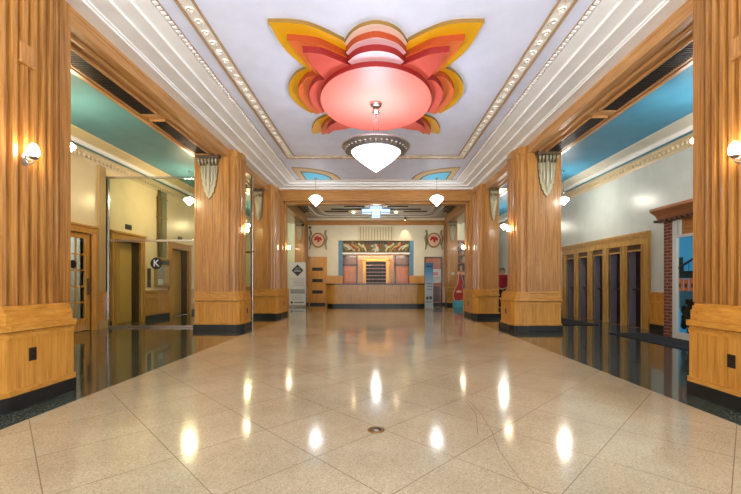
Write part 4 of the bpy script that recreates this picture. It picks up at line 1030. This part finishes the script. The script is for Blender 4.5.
# ------------------------------------------------------------------ booth aisle beyond the portal
t = thing('display_cabinet', (5.4, 20.1, 0), 'tall brown display cabinet with shelves and teal lower panel', 'cabinet')
MB().box(4.35, 6.2, 20.0, 20.28, 0, 3.4).build('body', DARKWOOD, t)
f = MB()
for x in (4.35, 4.95, 5.55, 6.17): f.box(x-.03, x+.03, 19.9, 20.0, 1.75, 3.4)
for z in (1.75, 2.2, 2.65, 3.1, 3.38): f.box(4.35, 6.2, 19.88, 20.0, z-.03, z+.03)
f.build('shelf_frame', REDWOOD, t)
b = MB()
for k in range(24):
    x = 4.45+random.random()*1.6; z = random.choice((1.78, 2.23, 2.68, 3.13)); h_ = .12+.2*random.random(); b.box(x, x+.05+.1*random.random(), 19.92, 19.99, z, z+h_)
b.build('shelved_goods', mat('shelf_goods_cream', (196, 172, 132), .6), t)
b = MB(); b.box(4.35, 6.2, 19.97, 20.0, 1.55, 1.72); b.build('label_band', PINKP, t)
b = MB(); b.box(4.35, 6.2, 19.95, 20.0, .05, 1.5)
b.build('lower_panel', TEALP, t)
b = MB()
for k in range(9): b.box(4.35, 6.2, 19.94, 19.95, .1+.155*k, .12+.155*k)
for k in range(12): b.box(4.4+.155*k, 4.42+.155*k, 19.94, 19.95, .05, 1.5)
b.build('panel_lattice', mat('lattice_dark_teal', (26, 62, 76), .5), t)
t = thing('curved_display_stand', (3.85, 17.6, 0), 'red curved cutout stand with cream edge on teal base', 'display stand')
MB().box(3.66, 4.22, 17.25, 17.8, 0, .3).build('base', mat('stand_teal', (74, 158, 176), .5), t, bevel=.02)
out = spline([(3.72, .3), (3.66, .55), (3.74, .85), (3.86, 1.1), (3.9, 1.38), (3.93, 1.62), (4.03, 1.42), (4.1, 1.15), (4.06, .95), (4.12, .7), (4.08, .4), (3.98, .3)], 4)
MB().prism([(p_[0], p_[1]) for p_ in out], 'y', 17.5, 17.58).build('red_cutout', RED, t)
MB().tube([(p_[0], 17.54, p_[1]) for p_ in out], .03, 6).build('cream_edge', PINKP, t)
MB().ball((3.9, 17.48, .72), .1, (1.4, .3, .6), 10, 6).build('cream_badge', PINKP, t)
t = thing('wall_switch', (3.84, 18.55, 1.5), 'small white dial on the end pillar by the booth side', 'thermostat')
MB().tube([(3.84, 18.58, 1.6), (3.84, 18.55, 1.6)], .07, 16).build('dial', PAPER, t)
MB().tube([(3.84, 18.552, 1.6), (3.84, 18.535, 1.6)], .03, 12).build('knob', INKL, t)

# mats and floor box
tag(MB().box(5.25, 6.12, 6.2, 8.4, 0, .014).build('floor_mat', MAT_, None, (5.4, 7.3, 0), bevel=.005), 'charcoal entrance mat before the shop front', 'mat', 'dark mats in the booth aisle')
tag(MB().box(5.0, 6.0, 10.0, 13.2, 0, .014).build('floor_mat', MAT_, None, (5.9, 11.2, 0), bevel=.005), 'charcoal runner mat before the five booths', 'mat', 'dark mats in the booth aisle')
t = thing('floor_outlet_cover', (0, 2.9, 0), 'round brass floor outlet cover in the terrazzo', 'floor outlet')
MB().lathe([(0, .0), (.066, 0), (.066, .004), (.058, .007), (.045, .007), (0, .006)], 0, 2.9, 32).build('ring', BRASS, t)
MB().lathe([(0, .007), (.042, .0085), (0, .009)], 0, 2.9, 24).build('lid', NICKEL, t)

# ------------------------------------------------------------------ person behind the slim pillar
def skinmesh(name, verts, edges, radii, m, parent, root=0, lv=2):
    me = bpy.data.meshes.new(name); me.from_pydata(verts, edges, []); me.materials.append(m)
    o = bpy.data.objects.new(name, me); COL.objects.link(o); o.parent = parent
    sk = o.modifiers.new('skin', 'SKIN'); sk.use_smooth_shade = True
    for i, r_ in enumerate(radii):
        d_ = me.skin_vertices[0].data[i]; d_.radius = (r_, r_) if not isinstance(r_, tuple) else r_; d_.use_root = (i == root)
    ss = o.modifiers.new('sub', 'SUBSURF'); ss.levels = lv; ss.render_levels = lv
    return o
SKIN = mat('skin', (214, 160, 130), .5); SWEATER = mat('crimson_sweater', (150, 22, 48), .8); JEANS = mat('dark_jeans', (28, 32, 46), .8); HAIR = mat('dark_brown_hair', (58, 40, 28), .6)
pr = thing('person', (5.27, 15.5, 0), 'person in a crimson sweater and dark jeans standing behind the slim pillar', 'person')
pr.rotation_euler.z = -.5
# local frame: faces -Y
V = [(0,0,.95), (0,0,1.12), (0,.01,1.3), (0,.01,1.42), (0,0,1.5), (0,-.01,1.56), (0,-.015,1.63), (0,-.01,1.70)]
E = [(i, i+1) for i in range(7)]; R = [(.15,.11), (.135,.10), (.15,.11), (.12,.09), (.055,.055), (.065,.075), (.078,.095), (.065,.08)]
for s in (-1, 1):
    b0 = len(V)
    V += [(s*.17,.01,1.42), (s*.21,.02,1.16), (s*.2,-.08,.95), (s*.19,-.12,.88), (s*.185,-.14,.82)]
    E += [(3, b0), (b0, b0+1), (b0+1, b0+2), (b0+2, b0+3), (b0+3, b0+4)]; R += [.055, .043, .032, (.028,.04), (.022,.036)]
    for k, (dx, ln) in enumerate(((-.028, .07), (-.01, .082), (.01, .078), (.027, .06))):
        c0 = len(V); V += [(s*.185+dx, -.155, .79), (s*.185+dx, -.165, .79-ln*.55), (s*.185+dx, -.15, .79-ln)]
        E += [(b0+4, c0), (c0, c0+1), (c0+1, c0+2)]; R += [.0095, .0085, .007]
    c0 = len(V); V += [(s*.155, -.16, .83), (s*.145, -.18, .79)]; E += [(b0+4, c0), (c0, c0+1)]; R += [.011, .009]
    l0 = len(V)
    V += [(s*.09,0,.88), (s*.1,-.01,.5), (s*.1,.02,.1), (s*.105,-.03,.045), (s*.11,-.13,.035)]
    E += [(0, l0), (l0, l0+1), (l0+1, l0+2), (l0+2, l0+3), (l0+3, l0+4)]; R += [.09, .06, .042, .04, .035]
skinmesh('body', V, E, R, SKIN, pr)
V = [(0,0,.9), (0,0,1.0), (0,0,1.14), (0,.01,1.3), (0,.01,1.41), (0,.0,1.475)]; E = [(i, i+1) for i in range(5)]; R = [(.178,.135), (.172,.13), (.165,.13), (.175,.13), (.145,.11), (.075,.075)]
for s in (-1, 1):
    b0 = len(V); V += [(s*.175,.01,1.42), (s*.215,.02,1.16), (s*.205,-.07,.97)]; E += [(4, b0), (b0, b0+1), (b0+1, b0+2)]; R += [.072, .06, .047]
skinmesh('sweater', V, E, R, SWEATER, pr, 2)
V = [(0,0,.96)]; E = []; R = [(.165,.125)]
for s in (-1, 1):
    l0 = len(V); V += [(s*.092,0,.86), (s*.102,-.01,.5), (s*.102,.02,.1)]; E += [(0, l0), (l0, l0+1), (l0+1, l0+2)]; R += [.102, .076, .062]
skinmesh('jeans', V, E, R, JEANS, pr)
b = MB()
hv = MB(); hv.ball((0, .015, 1.675), .105, (.88, 1.05, 1.0), 18, 12); 
hv.bm.verts.ensure_lookup_table()
for v in hv.bm.verts:
    if v.co.y < -.045 and v.co.z < 1.70: v.co.y = -.03 + (v.co.y+.045)*.1
    if v.co.y > .03 and v.co.z < 1.63: v.co.z -= .05
o = hv.build('hair', HAIR, None); o.parent = pr
f = MB()
f.ball((0, -.105, 1.625), .016, (.8, 1.1, 1.3), 8, 6)
for s in (-1, 1): f.ball((s*.082, -.005, 1.63), .022, (.4, .8, 1.2), 8, 6)
o = f.build('nose_and_ears', SKIN, None); o.parent = pr
f = MB()
for s in (-1, 1): f.ball((s*.032, -.092, 1.648), .011, (1.2, .6, .7), 8, 6)
o = f.build('eyes', BLACK, None); o.parent = pr
f = MB(); f.ball((0, -.094, 1.588), .02, (1.2, .4, .35), 8, 6); o = f.build('mouth', mat('lips', (168, 88, 80), .5), None); o.parent = pr
for s in (-1, 1):
    f = MB(); f.ball((s*.108, -.055, .045), .06, (.75, 2.0, .75), 12, 8); o = f.build('shoe', BLACK, None); o.parent = pr

# ------------------------------------------------------------------ bulbs and added fill lights
def point(name, loc, e, col, r=.08):
    l = bpy.data.lights.new(name, 'POINT'); l.energy = e; l.color = col; l.shadow_soft_size = r
    o = bpy.data.objects.new(name, l); COL.objects.link(o); o.location = loc
point('chandelier_bulb', (0, CYL, 3.48), 44, (.78, .84, 1.0), .2)
SC.view_settings.exposure = 0.1

def spotl(name, loc, e, col, size, rot=(0, 0, 0)):
    l = bpy.data.lights.new(name, 'SPOT'); l.energy = e; l.color = col; l.spot_size = size; l.spot_blend = .8; l.shadow_soft_size = .06
    o = bpy.data.objects.new(name, l); COL.objects.link(o); o.location = loc; o.rotation_euler = rot
for x in (-1.06, .95): spotl('downlight_bulb', (x, 17.6, ZC-.03), 260, (1, .86, .66), 2.6)
point('reception_fill', (0, 16.9, 3.6), 50, (1.0, .94, .86), .15)  # added fill hanging free below the star light, brightens the reception ceiling
al = bpy.data.lights.new('alcove_fill', 'AREA'); al.shape = 'RECTANGLE'; al.size = 3.2; al.size_y = .06; al.energy = 42; al.color = (1, .84, .6)  # added unseen area light under the ledge, brightens the alcove
ao = bpy.data.objects.new('alcove_fill', al); COL.objects.link(ao); ao.location = (0, YB+.3, 2.61); ao.rotation_euler = (.5, 0, 0)
